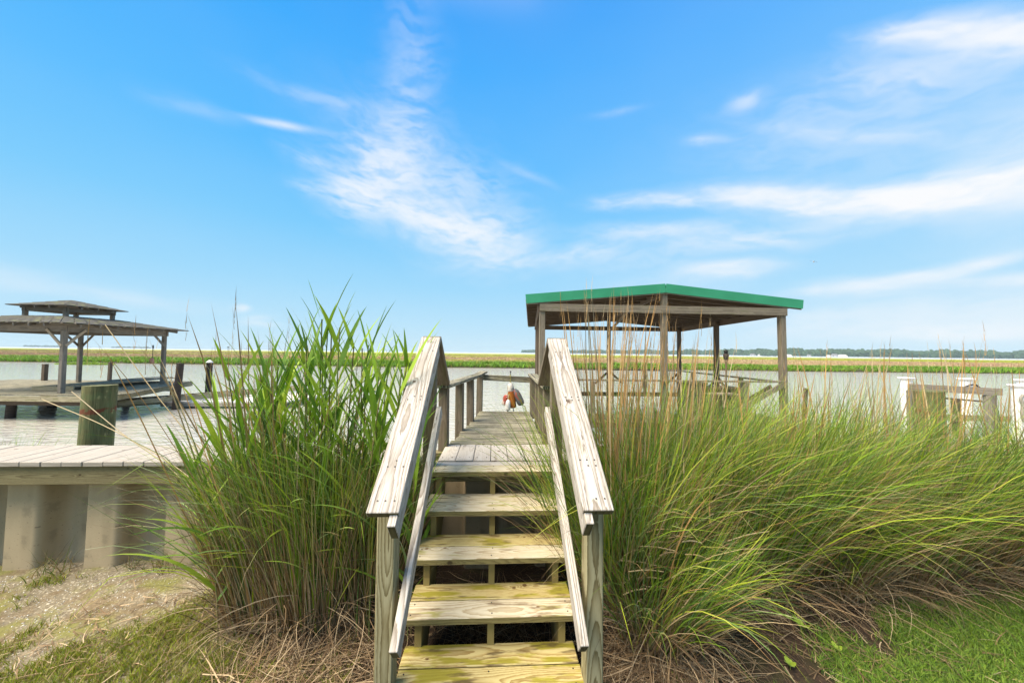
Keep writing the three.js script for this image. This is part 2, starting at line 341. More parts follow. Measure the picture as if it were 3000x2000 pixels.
// ---------------------------------------------------------------- salt marsh on the far shore
const shoreZ = (x) => -61.5 - 1.6 * (fbm(x * .05 + 8, 3, 3) - .5) * 2 + x * .035 - 4 * smooth(30, 110, -x);
const farZ = (x) => -470 + 90 * smooth(-200, 500, x) + (fbm(x * .006, 2, 3) - .5) * 120;
{
  const W = 2048, H = 1024;
  const map = dataTex(W, H, (i, j) => {
    const x = mix(-750, 950, i / W), z = mix(-480, -58, j / H), d = -z;
    const band = fbm(x * .006 + 3, d * .045, 4), fine = noise(i * .35, j * .8), mid = fbm(x * .03, d * .12, 4);
    let tan = mix3([.52, .43, .31], [.66, .56, .42], clamp(mid * .9 + fine * .3));
    tan = mix3(tan, [.56, .42, .34], smooth(.45, .65, fbm(x * .012 + 60, d * .07, 3)) * .6);
    let green = mix3([.48, .53, .16], [.64, .66, .24], clamp(mid + fine * .25 - .1));
    const g = smooth(125, 175, d + (band - .5) * 130) * (1 - .75 * smooth(.55, .68, fbm(x * .004 + 90, d * .02 + 5, 4)));
    const bank = 1 - smooth(1.5, 4, shoreZ(x) - z + (fine - .5) * 2);
    return mix3(mix3(tan, green, g), mix3([.17, .16, .10], [.26, .25, .13], fine), bank);
  }, true, THREE.ClampToEdgeWrapping);
  const xs = [], nz = 60, pos = [], uv = [], idx = [];
  for (let x = -750; x <= 950; x += Math.abs(x) < 150 ? 2 : 25) xs.push(x);
  for (let j = 0; j <= nz; j++) for (const x of xs) {
    const t = j / nz, s = shoreZ(x), z = mix(s + 1.2, farZ(x), Math.pow(t, 2.2));
    const y = mix(WATER - .25, -.42, smooth(0, 2.4, s + 1.2 - z)) + .22 * smooth(110, 200, -z) + (fbm(x * .2, z * .2, 3) - .5) * .12;
    pos.push(x, y, z); uv.push((x + 750) / 1700, (z + 480) / 422);
  }
  for (let j = 0; j < nz; j++) for (let i = 0; i + 1 < xs.length; i++) { const a = j * xs.length + i, b = a + 1, c = a + xs.length, d = c + 1; idx.push(a, b, c, b, d, c); }
  const g = new THREE.BufferGeometry();
  g.setAttribute('position', new THREE.Float32BufferAttribute(pos, 3)); g.setAttribute('uv', new THREE.Float32BufferAttribute(uv, 2)); g.setIndex(idx); g.computeVertexNormals();
  structure('marsh', g, new THREE.MeshStandardMaterial({ map, roughness: .95 }));
}

// ---------------------------------------------------------------- seawall: vinyl sheet piling under a timber cap
M.vinyl = new THREE.MeshStandardMaterial({
  map: dataTex(512, 512, (i, j) => {
    const n = fbm(i * .03, j * .008, 4, .5), s = noise(i * .6, j * .6), dirt = smooth(.62, .8, fbm(i * .02 + 30, j * .02 + 9, 5, .6));
    let c = mix3([.64, .575, .46], [.72, .65, .53], clamp(n + (s - .5) * .2));
    c = mix3(c, [.47, .43, .35], dirt * .35);
    if (noise(i * .21 + 500, j * .21 + 77) > .955) c = mix3(c, [.36, .31, .23], .6);
    return c;
  }), roughness: .6 });
M.vinyl.map.wrapS = M.vinyl.map.wrapT = THREE.RepeatWrapping;
const seawall = thing('seawall', 'beige sheet piling seawall topped with a grey timber cap', 'seawall', [0, 0, -2.86]);
{
  const prof = [[0, 0], [.02, 0], [.11, 0], [.205, 0], [.232, -.012], [.250, -.040], [.262, -.10], [.274, -.150], [.292, -.182], [.320, -.196], [.42, -.198], [.545, -.198], [.575, -.192], [.590, -.170], [.600, -.100], [.608, -.030], [.616, -.008], [.634, -.006]];
  const y0 = -.9, y1 = .72, t = .011, lean = .03, V = [], U = [], I = [];
  const push = (p, y, dz) => { V.push(p[0], y, p[1] + dz - lean * (y - y0) / (y1 - y0) * .6 - .15); U.push(p[0] / 1.2 + p[1], y / 1.2); };
  for (const dz of [0, -t]) for (const y of [y0, y1]) for (const p of prof) push(p, y, dz);
  const n = prof.length;
  for (let i = 0; i + 1 < n; i++) {
    I.push(i, i + 1, n + i, i + 1, n + i + 1, n + i);
    I.push(2 * n + i, 3 * n + i, 2 * n + i + 1, 2 * n + i + 1, 3 * n + i, 3 * n + i + 1);
  }
  const pg = new THREE.BufferGeometry();
  pg.setAttribute('position', new THREE.Float32BufferAttribute(V, 3)); pg.setAttribute('uv', new THREE.Float32BufferAttribute(U, 2)); pg.setIndex(I); pg.computeVertexNormals();
  for (let k = 0; k < 24; k++) {
    const x = -6.43 + k * .62;
    part(seawall, 'sheet_panel', pg, M.vinyl, [x, 0, 0], [0, 0, (prand() - .5) * .006]);
  }
  const wl = [-6.5, -5.6, -2.495, .66, 3.7, 6.2, 8.4];
  for (let i = 0; i + 1 < wl.length; i++) board(seawall, 'waler', M.waler, [wl[i] + .008, .786, -.075], [wl[i + 1] - .008, .786, -.075], .115, .140);
  for (let i = 0; i + 1 < wl.length; i++) board(seawall, 'waler', M.waler, [wl[i] + .008, .786, -.40], [wl[i + 1] - .008, .786, -.40], .10, .140);
  let x = -6.55;
  while (x < 8.4) {
    const landing = x > -.47 && x < .42, w = landing ? .1445 : .1525, g = .0045;
    if (x < -.47 && x + w > -.455) { x = -.4535; continue; }
    part(seawall, 'cap_board', plank(w - g, .038, .475 + (prand() - .5) * .012, .004), landing ? M.landing : M.cap, [x + w / 2, .881 + (prand() - .5) * .004, -.2275 + (prand() - .5) * .006], [(prand() - .5) * .006, (prand() - .5) * .006, 0]);
    if (Math.abs(x) < 1) for (const zz of [-.06, -.4]) for (const dx of [.03, w - .034]) part(seawall, 'screw', new THREE.CylinderGeometry(.0042, .0042, .004, 6), M.screw, [x + dx, .9015, zz]);
    x += w;
  }
}

// ---------------------------------------------------------------- stairs up to the cap
const stairs = thing('wooden_stairs', 'weathered pine stairs with broad handrails climbing the seawall', 'stairs');
{
  const rise = .189, run = .2195, zT = (i) => -2.585 + (6 - i) * run, yT = (i) => .9 - (6 - i) * rise;      // front edge and top of tread i
  const slot = (ax, s) => ax === 1 && s > 0 ? 0 : 1, ends = (ax, s) => ax === 0 || (ax === 1 && s < 0) ? 1 : 0;  // rails: dark end grain at the ends, same tone painted underneath as shade
  for (let i = 2; i <= 6; i++) {
    const z = zT(i), y = yT(i), skew = (prand() - .5) * .008;
    const front = part(stairs, 'tread_board', plank(.95, .038, .137, .004, { strip: [0, 0, 1, 2, 3, 1, 2][i], slot }), [i > 2 ? M.treadfresh : M.tread, M.edge], [(prand() - .5) * .01, y - .019, z - .0695], [0, skew, 0]);
    if (i === 6) part(stairs, 'tread_board', plank(.95, .038, .082, .004), M.landing, [0, y - .0195, z - .139 - .046], [0, 0, 0]);
    else part(stairs, 'tread_board', plank(.95, .038, .139, .005, { strip: i % 4, slot }), [i >= 5 ? M.treadfresh : M.tread, M.edge], [(prand() - .5) * .01, y - .019, z - .139 - .007 - .0695], [0, -skew * .5, 0]);
    for (const sx of [-.44, 0, .43]) for (const dz of [-.03, -.11]) part(stairs, 'screw', new THREE.CylinderGeometry(.0042, .0042, .003, 6), M.screw, [sx + (prand() - .5) * .02, y + .0003, z + dz]);
  }
  // three notched stringers under the treads
  for (const sx of [-.405, 0, .405]) {
    const s = new THREE.Shape(), a = (i) => [-(zT(i) - .05), yT(i) - .0385];
    s.moveTo(a(2)[0], -.12); s.lineTo(...a(2));
    for (let i = 3; i <= 6; i++) { s.lineTo(a(i)[0], a(i - 1)[1]); s.lineTo(...a(i)); }
    s.lineTo(2.84, .9 - .0385); s.lineTo(2.84, .55); s.lineTo(2.05, -.12); s.closePath();
    const g = new THREE.ExtrudeGeometry(s, { depth: .038, bevelEnabled: false });
    const p = g.attributes.position, u = g.attributes.uv, so = prand() * 2;
    for (let i = 0; i < p.count; i++) u.setXY(i, (p.getX(i) * .76 + p.getY(i) * .65 + so) / TL, (.075 + clamp(p.getY(i) * .2 - p.getX(i) * .15 + p.getZ(i) * .5, -.06, .06)) / TW);
    const m = part(stairs, 'stringer', g, M.stringer, [sx - .019, 0, 0], [0, Math.PI / 2, 0]);
    m.rotation.y = Math.PI / 2;
  }
  for (const s of [-1, 1]) {
    const X = (x) => s * x;
    // posts
    part(stairs, 'post', plank(.089, 1.55, .089, .006, { strip: s > 0 ? 1 : 2 }), M.post, [X(.514), .34, -1.755]);
    part(stairs, 'post', plank(.089, 1.75, .089, .006), M.pierpost, [X(.50), 1.0, -2.735]);
    // sloping hand rail: a flat 2x6 on an upright 2x6, then down again to the pier
    const lo = [X(.482), 1.066, -1.555], hi = [X(.482), 1.885, -2.625];
    const rail = new THREE.Group(); rail.name = 'handrail'; stairs.add(rail);
    const cap = board(rail, 'cap_plank', [M.rail, M.endgrainshade], lo, hi, .142, .038, { slot: ends, c: .003, strip: s > 0 ? 3 : 1, off: s > 0 ? .3 : 1.1 });
    const dn = .075;
    board(rail, 'side_plank', [M.rail, M.endgrainshade], [X(.435), lo[1] - dn, lo[2] + .004], [X(.435), hi[1] - dn, hi[2] + .03], .038, .112, { slot: ends, c: .003 });
    for (const t of [.03, .16, .185, .5, .52, .86]) for (const dx of [-.035, .0, .04]) {
      if (prand() < .35) continue;
      const q = part(rail, 'screw', new THREE.CylinderGeometry(.0045, .0045, .003, 6), M.screw, [mix(lo[0], hi[0], t) + dx, mix(lo[1], hi[1], t) + .0242, mix(lo[2], hi[2], t)], [.653, 0, 0]);
    }
    board(rail, 'cap_plank', M.pierpost, [X(.482), 1.893, -2.645], [X(.482), 1.49, -3.22], .140, .038, { c: .004 });
    // middle rail
    board(stairs, 'middle_rail', [M.rail, M.endgrainshade], [X(.420), .455, -1.565], [X(.420), 1.335, -2.69], .038, .089, { slot: ends, c: .003 });
  }
}

// ---------------------------------------------------------------- pier behind the seawall
const pier = thing('pier', 'short grey boardwalk pier with low rails beyond the stairs', 'pier', [0, 0, -3.34]);
{
  const L = (z) => mix(-.425, -.195, (-z - 3.34) / 1.82), R = (z) => mix(.50, .535, (-z - 3.34) / 1.82);
  let z = -3.345;
  while (z > -5.12) {
    const w = .1385, zc = z - w / 2, a = L(zc) + (prand() - .5) * .03, b = R(zc) + (prand() - .5) * .02, last = z < -4.98;
    part(pier, 'plank', plank(b - a, .036, w - .007, .006), M.pier, [(a + b) / 2, .884 + (prand() - .5) * .006 + (last ? .006 : 0), zc + 3.34], [(prand() - .5) * .02, (prand() - .5) * .012 - .02, (prand() - .5) * .006]);
    z -= w;
  }
  board(pier, 'joist', M.pierpost, [-.40, .78, -.02], [-.185, .78, -1.85], .045, .17);
  board(pier, 'joist', M.pierpost, [.46, .78, -.02], [.50, .78, -1.85], .045, .17);
  board(pier, 'joist', M.pierpost, [-.2, .775, -1.80], [.52, .775, -1.80], .045, .16);
  const posts = [[-.47, -3.30, 1.445, .2], [-.385, -3.92, 1.43, .2], [-.30, -4.42, 1.43, .76], [-.215, -5.19, 1.44, .82], [.545, -3.86, 1.43, .4], [.575, -4.42, 1.43, .74], [.585, -5.16, 1.43, .8], [.52, -3.36, 1.44, .2]];
  for (const [x, zz, top, bot] of posts) part(pier, 'post', plank(.087, top - bot, .087, .006), M.pierpost, [x, (top + bot) / 2, zz + 3.34], [0, -.1, (prand() - .5) * .03]);
  for (const x of [-.12, .45]) part(pier, 'piling', new THREE.CylinderGeometry(.11, .12, 2.6, 14), M.darkpile, [x, -.6, -1.5]);
  board(pier, 'rail', M.pier, [-.487, 1.464, .12], [-.235, 1.452, -1.62], .138, .036, { c: .008 });
  board(pier, 'rail', M.pier, [-.237, 1.455, -1.615], [-.160, 1.485, -1.93], .125, .032, { c: .008 });
  board(pier, 'rail', M.pier, [.53, 1.456, .12], [.585, 1.45, -1.9], .130, .036, { c: .008 });
  board(pier, 'end_rail', M.pier, [-.20, 1.405, -1.905], [.56, 1.372, -1.885], .036, .087, { c: .005 });
}

// ---------------------------------------------------------------- boathouse with a green metal roof
M.greenmetal = new THREE.MeshPhysicalMaterial({ map: dataTex(256, 128, (i, j) => { const n = fbm(i * .02, j * .03, 4), s = noise(i * .5, j * .5); return mix3([.17, .52, .36], [.22, .59, .43], clamp(n + (s - .5) * .15)); }), roughness: .42, clearcoat: .15, clearcoatRoughness: .4 });
const boathouse = thing('boathouse', 'open boathouse on timber posts under a low green metal gable roof', 'boathouse', [4.6, 0, -11.6]);
{
  const Q = (u, v, y) => [1.17 + 6.2 * u + v * mix(.69, .90, u) - 4.6, y, -8.4 - 6.5 * v + 11.6];        // u across, v back
  const posts = [[0, 0], [.5, 0], [1, 0], [0, .5], [1, .5], [0, 1], [.5, 1], [1, 1]];
  for (const [u, v] of posts) {
    const a = Q(u, v, -1.8), b = Q(u, v, 2.95), lean = u === 1 && v === 0 ? .07 : (prand() - .5) * .03;
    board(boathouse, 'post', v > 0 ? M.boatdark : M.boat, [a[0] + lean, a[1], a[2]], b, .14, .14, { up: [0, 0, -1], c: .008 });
  }
  for (const v of [0, 1]) {
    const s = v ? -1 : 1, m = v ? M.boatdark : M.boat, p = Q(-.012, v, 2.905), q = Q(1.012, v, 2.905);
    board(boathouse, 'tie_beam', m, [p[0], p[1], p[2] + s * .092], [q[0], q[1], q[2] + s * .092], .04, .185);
    const c = Q(.5, v, 2.95), d = Q(.5, v, 3.42); board(boathouse, 'king_post', m, c, d, .13, .13, { up: [0, 0, -1] });
  }
  for (const u of [0, 1]) { const s = u ? 1 : -1, p = Q(u, -.012, 2.90), q = Q(u, 1.02, 2.90); board(boathouse, 'eave_beam', M.boatdark, [p[0] + s * .092, p[1], p[2]], [q[0] + s * .092, q[1], q[2]], .04, .185); }
  { const p = Q(.5, -.01, 3.36), q = Q(.5, 1.04, 3.36); board(boathouse, 'ridge_beam', M.boatdark, p, q, .05, .16); }
  { const p = Q(.5, .5, 3.30), q = Q(.5, 1, 2.75); board(boathouse, 'brace', M.boat, p, q, .05, .10); }
  // roof slopes: eave half width 3.55 at y 3.20, ridge at y 3.54
  const eL = -.066, eR = 1.080, yE = 3.205, yR = 3.545, v0 = -.018, v1 = 1.11;
  for (const [ue, side] of [[eL, -1], [eR, 1]]) {
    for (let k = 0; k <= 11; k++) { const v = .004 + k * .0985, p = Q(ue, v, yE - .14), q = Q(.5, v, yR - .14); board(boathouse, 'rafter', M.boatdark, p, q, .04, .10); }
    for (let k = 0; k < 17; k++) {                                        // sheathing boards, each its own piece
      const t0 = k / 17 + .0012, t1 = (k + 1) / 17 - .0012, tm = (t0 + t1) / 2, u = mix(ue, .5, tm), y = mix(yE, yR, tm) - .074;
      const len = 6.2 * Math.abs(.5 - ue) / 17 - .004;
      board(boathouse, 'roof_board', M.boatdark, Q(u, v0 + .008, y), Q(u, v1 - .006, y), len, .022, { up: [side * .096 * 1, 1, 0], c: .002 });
    }
    // metal sheets with standing ribs, laid eave to ridge
    const n = 8;
    for (let k = 0; k < n; k++) {
      const a = mix(v0, v1, k / n), b = mix(v0, v1, (k + 1) / n), pa = Q(ue, a, yE), pb = Q(.5, a, yR), pc = Q(.5, b, yR), pd = Q(ue, b, yE);
      const g = new THREE.BufferGeometry(), top = [pa, pb, pc, pd].map((p) => new THREE.Vector3(...p)), V = [];
      const T = (p, dy) => [p.x, p.y + dy, p.z], quad = (a1, b1, c1, d1) => V.push(...a1, ...b1, ...c1, ...a1, ...c1, ...d1);
      const o = top.map((p) => T(p, -.045)), w = top.map((p) => T(p, -.055));
      quad(o[0], o[1], o[2], o[3]); quad(w[3], w[2], w[1], w[0]); quad(o[0], w[0], w[1], o[1]); quad(o[2], w[2], w[3], o[3]); quad(o[3], w[3], w[0], o[0]);
      g.setAttribute('position', new THREE.Float32BufferAttribute(V, 3)); g.computeVertexNormals();
      g.setAttribute('uv', new THREE.Float32BufferAttribute(new Float32Array(V.length / 3 * 2).map((_, i) => V[(i >> 1) * 3 + (i & 1 ? 2 : 0)] * .3), 2));
      part(boathouse, 'roof_panel', g, M.greenmetal);
      board(boathouse, 'seam_rib', M.greenmetal, [pa[0], pa[1] - .03, pa[2] - .02], [pb[0], pb[1] - .03, pb[2] - .02], .03, .03);
    }
    // green fascia trim on the gable and a pale board under it
    for (const [v, dz] of [[v0, .012], [v1, -.012]]) {
      const p = Q(ue, v, yE - .105), q = Q(.5, v, yR - .105), m = side * .0;
      board(boathouse, 'fascia_trim', M.greenmetal, [p[0], p[1], p[2] + dz], [q[0] + side * .004, q[1], q[2] + dz], .006, .225, { c: .001 });
      const p2 = Q(ue + side * -.004, v, yE - .175), q2 = Q(.5, v, yR - .175);
      board(boathouse, 'barge_board', M.boat, [p2[0], p2[1], p2[2] - dz * 1.2], [q2[0] + side * .006, q2[1], q2[2] - dz * 1.2], .022, .14, { c: .002 });
    }
    const e0 = Q(ue, v0, yE - .10), e1 = Q(ue, v1, yE - .10);
    board(boathouse, 'eave_board', M.boatdark, [e0[0] - side * .015, e0[1], e0[2] - .02], [e1[0] - side * .015, e1[1], e1[2]], .022, .10);
  }
  // low rails round the slip, catwalk beams and braces
  const rail = (p, q, m) => board(boathouse, 'guard_rail', m, p, q, .11, .042, { c: .004 });
  let a = Q(.02, 0, 1.14), b = Q(.995, 0, 1.125); rail([a[0], a[1], a[2] + .12], [b[0], b[1], b[2] + .12], M.boat);
  a = Q(1, 0, 1.12); b = Q(1, 1, 1.06); rail([a[0] - .11, a[1], a[2] - .05], [b[0] - .11, b[1], b[2]], M.boat);
  a = Q(0, 1, 1.09); b = Q(1, 1, 1.06); rail([a[0], a[1], a[2] + .1], [b[0] - .15, b[1], b[2] + .1], M.boat);
  for (const [u, v] of [[.2, 0], [.83, 0], [1, .25], [1, .75], [.25, 1], [.75, 1]]) { const p = Q(u, v, .0), q = Q(u, v, 1.10), dx = u === 1 ? -.11 : 0, dz = v === 0 ? .12 : v === 1 ? .1 : 0; board(boathouse, 'rail_post', M.boat, [p[0] + dx, p[1], p[2] + dz], [q[0] + dx, q[1], q[2] + dz], .1, .1, { up: [0, 0, -1] }); }
  for (const dz of [.16, .02]) { const p = Q(.985, 0, 1.07), q = Q(.76, 0, .30); board(boathouse, 'brace', dz > .1 ? M.boat : M.boatdark, [p[0], p[1] - (dz < .1 ? .1 : 0), p[2] + dz - .25 * (dz < .1)], [q[0], q[1] - (dz < .1 ? .1 : 0), q[2] + dz - .25 * (dz < .1)], .045, .12); }
  for (const [u, v] of [[.5, 1], [1, 1], [1, .5]]) for (const s of [-1, 1]) {
    if (u === 1 && s > 0 && v === 1) continue;
    const p = Q(u, v, 1.02), d = u === 1 && v < 1 ? [0, 0, s * .62] : [s * .62, 0, 0];
    board(boathouse, 'brace', M.boatdark, [p[0], p[1], p[2] + .05], [p[0] + d[0], p[1] - .55, p[2] + .05 + d[2]], .045, .09);
  }
  for (const v of [.02, .98]) { const p = Q(-.01, v, .02), q = Q(1.01, v, .02); board(boathouse, 'catwalk_beam', M.boatdark, p, q, .05, .18); }
  { const p = Q(.985, 0, .02), q = Q(.985, 1, .02); board(boathouse, 'catwalk_beam', M.boatdark, p, q, .05, .18); }
  for (let k = 0; k < 42; k++) { const u = (k + .5) / 42, p = Q(u, 0, .13), q = Q(u, .13, .13); board(boathouse, 'catwalk_plank', M.pier, [p[0], p[1], p[2] + .18], q, .138, .036, { c: .004 }); }
}
{
  const t = thing('storage_box', 'dark brown weathered deck box inside the boathouse rail', 'storage box', [6.27, .15, -9.3]);
  part(t, 'body', plank(.86, .68, .5, .01), M.boatdark, [0, .34, 0]); part(t, 'lid', plank(.96, .07, .58, .03), M.boatdark, [0, .72, 0]);
  const b = thing('bench_seat', 'pale plank bench standing in front of the dark deck box', 'bench', [5.9, .15, -8.62]);
  part(b, 'seat', plank(.74, .035, .3, .004), M.gazlight, [0, .63, 0]); for (const s of [-1, 1]) part(b, 'leg', plank(.05, .61, .26, .004), M.boat, [s * .3, .305, 0]);
  const w = thing('lift_cabinet', 'tall dark brown cabinet left of the deck box in the boathouse', 'cabinet', [5.52, .15, -9.3]);
  part(w, 'body', plank(.58, .82, .42, .008), M.boatdark, [0, .41, 0]); part(w, 'lid', plank(.64, .05, .48, .01), M.boatdark, [0, .845, 0]); part(w, 'door', plank(.48, .7, .02, .004), M.boatdark, [0, .42, .222]);
}
{
  M.bamboo = new THREE.MeshStandardMaterial({ color: new THREE.Color().setRGB(.17, .11, .065), roughness: .7 });
  M.wicker = new THREE.MeshStandardMaterial({ map: dataTex(128, 128, (i, j) => { const w = .5 + .5 * Math.sin(j * .8) * Math.sin(i * .4 + Math.floor(j / 4) * Math.PI); return mix3([.16, .13, .12], [.36, .31, .28], w * .8 + noise(i * .4, j * .4) * .2); }), roughness: .8 });
  M.blackmetal = new THREE.MeshStandardMaterial({ color: new THREE.Color().setRGB(.03, .03, .03), roughness: .45, metalness: .6 });
  const t = thing('tiki_torch', 'bamboo tiki torch with wicker basket beside the boathouse post', 'torch', [5.86, .15, -8.36]);
  part(t, 'pole', new THREE.CylinderGeometry(.018, .018, 1.43, 8), M.bamboo, [0, .715, 0]);
  for (let k = 0; k < 6; k++) { const a = k / 6 * Math.PI * 2, g = new THREE.CylinderGeometry(.006, .006, .14, 5); part(t, 'bamboo_strip', g, M.bamboo, [Math.cos(a) * .03, 1.49, Math.sin(a) * .03], [Math.sin(a) * .25, 0, -Math.cos(a) * .25]); }
  part(t, 'basket', lathe([[.03, 0], [.05, .02], [.062, .09], [.066, .13], [.058, .155], [.0, .155]], 14), M.wicker, [0, 1.51, 0]);
  const lid = part(t, 'canister', lathe([[.04, 0], [.045, .03], [.05, .075], [.06, .08], [.03, .105], [.012, .112], [.012, .13], [.0, .134]], 14), M.blackmetal, [0, 1.655, 0]);
}

// ---------------------------------------------------------------- crab-pot floats hung on the pier's end rail
{
  const paint = (a, b, th, seed) => new THREE.MeshStandardMaterial({ map: dataTex(128, 128, (i, j) => mix3(a, b, smooth(th - .08, th + .08, fbm(i * .06 + seed, j * .06 + seed * 3, 4, .6)))), roughness: .75 });
  M.rope = new THREE.MeshStandardMaterial({ color: new THREE.Color().setRGB(.42, .36, .10), roughness: .9 });
  M.wrope = new THREE.MeshStandardMaterial({ color: new THREE.Color().setRGB(.62, .60, .55), roughness: .9 });
  const bullet = (r, h) => lathe([[.0, 0], [r * .55, .004], [r * .85, h * .07], [r, h * .18], [r, h * .62], [r * .86, h * .82], [r * .5, h * .96], [r * .22, h], [0, h]], 18);
  const cyl = (r, h) => lathe([[0, 0], [r * .94, .002], [r, .012], [r, h - .012], [r * .94, h - .002], [0, h]], 18);
  const tube = (pts, r) => new THREE.TubeGeometry(new THREE.CatmullRomCurve3(pts.map((p) => new THREE.Vector3(...p))), 16, r, 5);
  const buoy = (name, label, pos, tilt, build) => { const t = thing(name, label, 'crab float', pos, 0, 'crab-pot floats on the end rail'); t.rotation.z = tilt; build(t); };
  const Z = -5.19;
  buoy('crab_float', 'white bell-shaped float at the top of the bundle on the end rail', [.254, 1.205, Z], .04, (t) => {
    part(t, 'shell', lathe([[.048, 0], [.052, .006], [.050, .05], [.044, .085], [.030, .112], [.014, .122], [0, .123]], 18), paint([.74, .72, .68], [.48, .44, .38], .60, 3));
    part(t, 'rope', tube([[0, .11, 0], [0, .16, .01], [.004, .20, .03], [0, .235, .01], [0, .235, -.05]], .007), M.rope);
    part(t, 'spike', new THREE.CylinderGeometry(.006, .004, .10, 6), M.blackmetal, [.004, .24, .035]); part(t, 'knob', new THREE.SphereGeometry(.013, 8, 6), M.blackmetal, [.004, .295, .035]);
  });
  buoy('crab_float', 'rusty orange cylinder float hanging below the white bell float', [.293, .955, Z + .01], .13, (t) => {
    part(t, 'body', cyl(.052, .25), paint([.60, .34, .06], [.42, .20, .03], .55, 9)); part(t, 'spindle', new THREE.CylinderGeometry(.009, .009, .40, 7), M.wrope, [0, .13, 0]);
  });
  buoy('crab_float', 'mottled grey and red float tilted to the right of the orange one', [.425, .995, Z + .01], .45, (t) => {
    part(t, 'body', bullet(.058, .27), paint([.33, .34, .37], [.55, .30, .24], .62, 17)); part(t, 'rope', tube([[0, .02, 0], [.03, -.05, .01], [.02, -.12, .01], [.06, -.17, .015]], .006), M.rope);
    part(t, 'rope', tube([[0, .26, 0], [-.02, .30, .0], [-.05, .33, 0]], .006), M.rope);
  });
  buoy('crab_float', 'red and white float hanging left of the orange one', [.155, .985, Z - .02], -.22, (t) => { part(t, 'body', bullet(.042, .17), paint([.62, .24, .17], [.84, .80, .74], .52, 23)); part(t, 'rope', tube([[0, .16, 0], [.03, .22, 0], [.07, .30, 0]], .005), M.rope); });
  buoy('crab_float', 'small chipped white float lowest in the bundle', [.208, .915, Z + .06], -.05, (t) => { part(t, 'body', bullet(.039, .17), paint([.86, .85, .82], [.45, .42, .38], .70, 31)); part(t, 'rope', tube([[0, .16, 0], [.01, .24, -.01], [.03, .32, -.04]], .005), M.rope); part(t, 'tip', new THREE.CylinderGeometry(.010, .006, .03, 6), M.blackmetal, [0, -.01, 0]); });
}

// ---------------------------------------------------------------- round pilings
M.greenpile = new THREE.MeshStandardMaterial({
  map: dataTex(512, 1024, (i, j) => {
    const u = i / 512 * 16, v = j / 1024;
    const st = fbm(u * 2.2, v * 16, 4, .6, 35, 0), fi = noise(u * 12, v * 60, 192), bl = fbm(u * .8 + 4, v * 34, 4, .55);
    let c = mix3([.25, .26, .14], [.47, .46, .29], clamp(st * 1.1 + fi * .25 - .15));
    c = mix3(c, [.35, .40, .24], smooth(.5, .7, bl) * .6);
    c = mix3(c, [.62, .59, .40], smooth(.66, .8, fbm(u * 1.6 + 9, v * 60, 4, .6)) * .6);
    const rust = smooth(.011, .004, Math.abs(v - .924 - .012 * (fbm(u * .6, 4, 3) - .5))) * smooth(.38, .5, fbm(u * .7 + 20, v * 60, 4, .6));
    return mix3(c, [.42, .20, .10], rust * .9);
  }), roughness: .85,
  bumpMap: dataTex(512, 256, (i, j) => fbm(i * .16, j * .03, 4, .6), false), bumpScale: .006 });
function piling(name, label, x, z, r, top, bottom, lean, mat, group) {
  const t = thing(name, label, 'piling', [x, bottom, z], 0, group);
  t.rotation.set(lean[1], 0, lean[0]);
  const h = top - bottom, g = new THREE.CylinderGeometry(r, r * 1.06, h, 28, 12), p = g.attributes.position;
  for (let i = 0; i < p.count; i++) { const a = Math.atan2(p.getZ(i), p.getX(i)), k = 1 + (fbm(Math.cos(a) * 2 + 9, Math.sin(a) * 2 + p.getY(i) * .5, 3) - .5) * .10; p.setX(i, p.getX(i) * k); p.setZ(i, p.getZ(i) * k); if (p.getY(i) > h / 2 - .01) p.setY(i, p.getY(i) + p.getX(i) * .05 - .004 * noise(p.getX(i) * 40, p.getZ(i) * 40)); }
  g.computeVertexNormals();
  part(t, 'timber', g, mat, [0, h / 2, 0]);
  return t;
}
{
  const a = piling('mooring_piling', 'thick green weathered piling with rust marks behind the left seawall cap', -4.46, -4.02, .132, 1.375, -2.2, [-.03, 0], M.greenpile);
  const b = piling('mooring_piling', 'thick green piling half hidden in the grass on the right', 5.58, -4.1, .135, 1.365, -2.2, [.01, 0], M.greenpile);
  piling('stake', 'thin leaning stake standing in the water right of the boathouse', 6.27, -6.75, .035, 1.13, -1.6, [-.06, 0], M.darkpile);
}

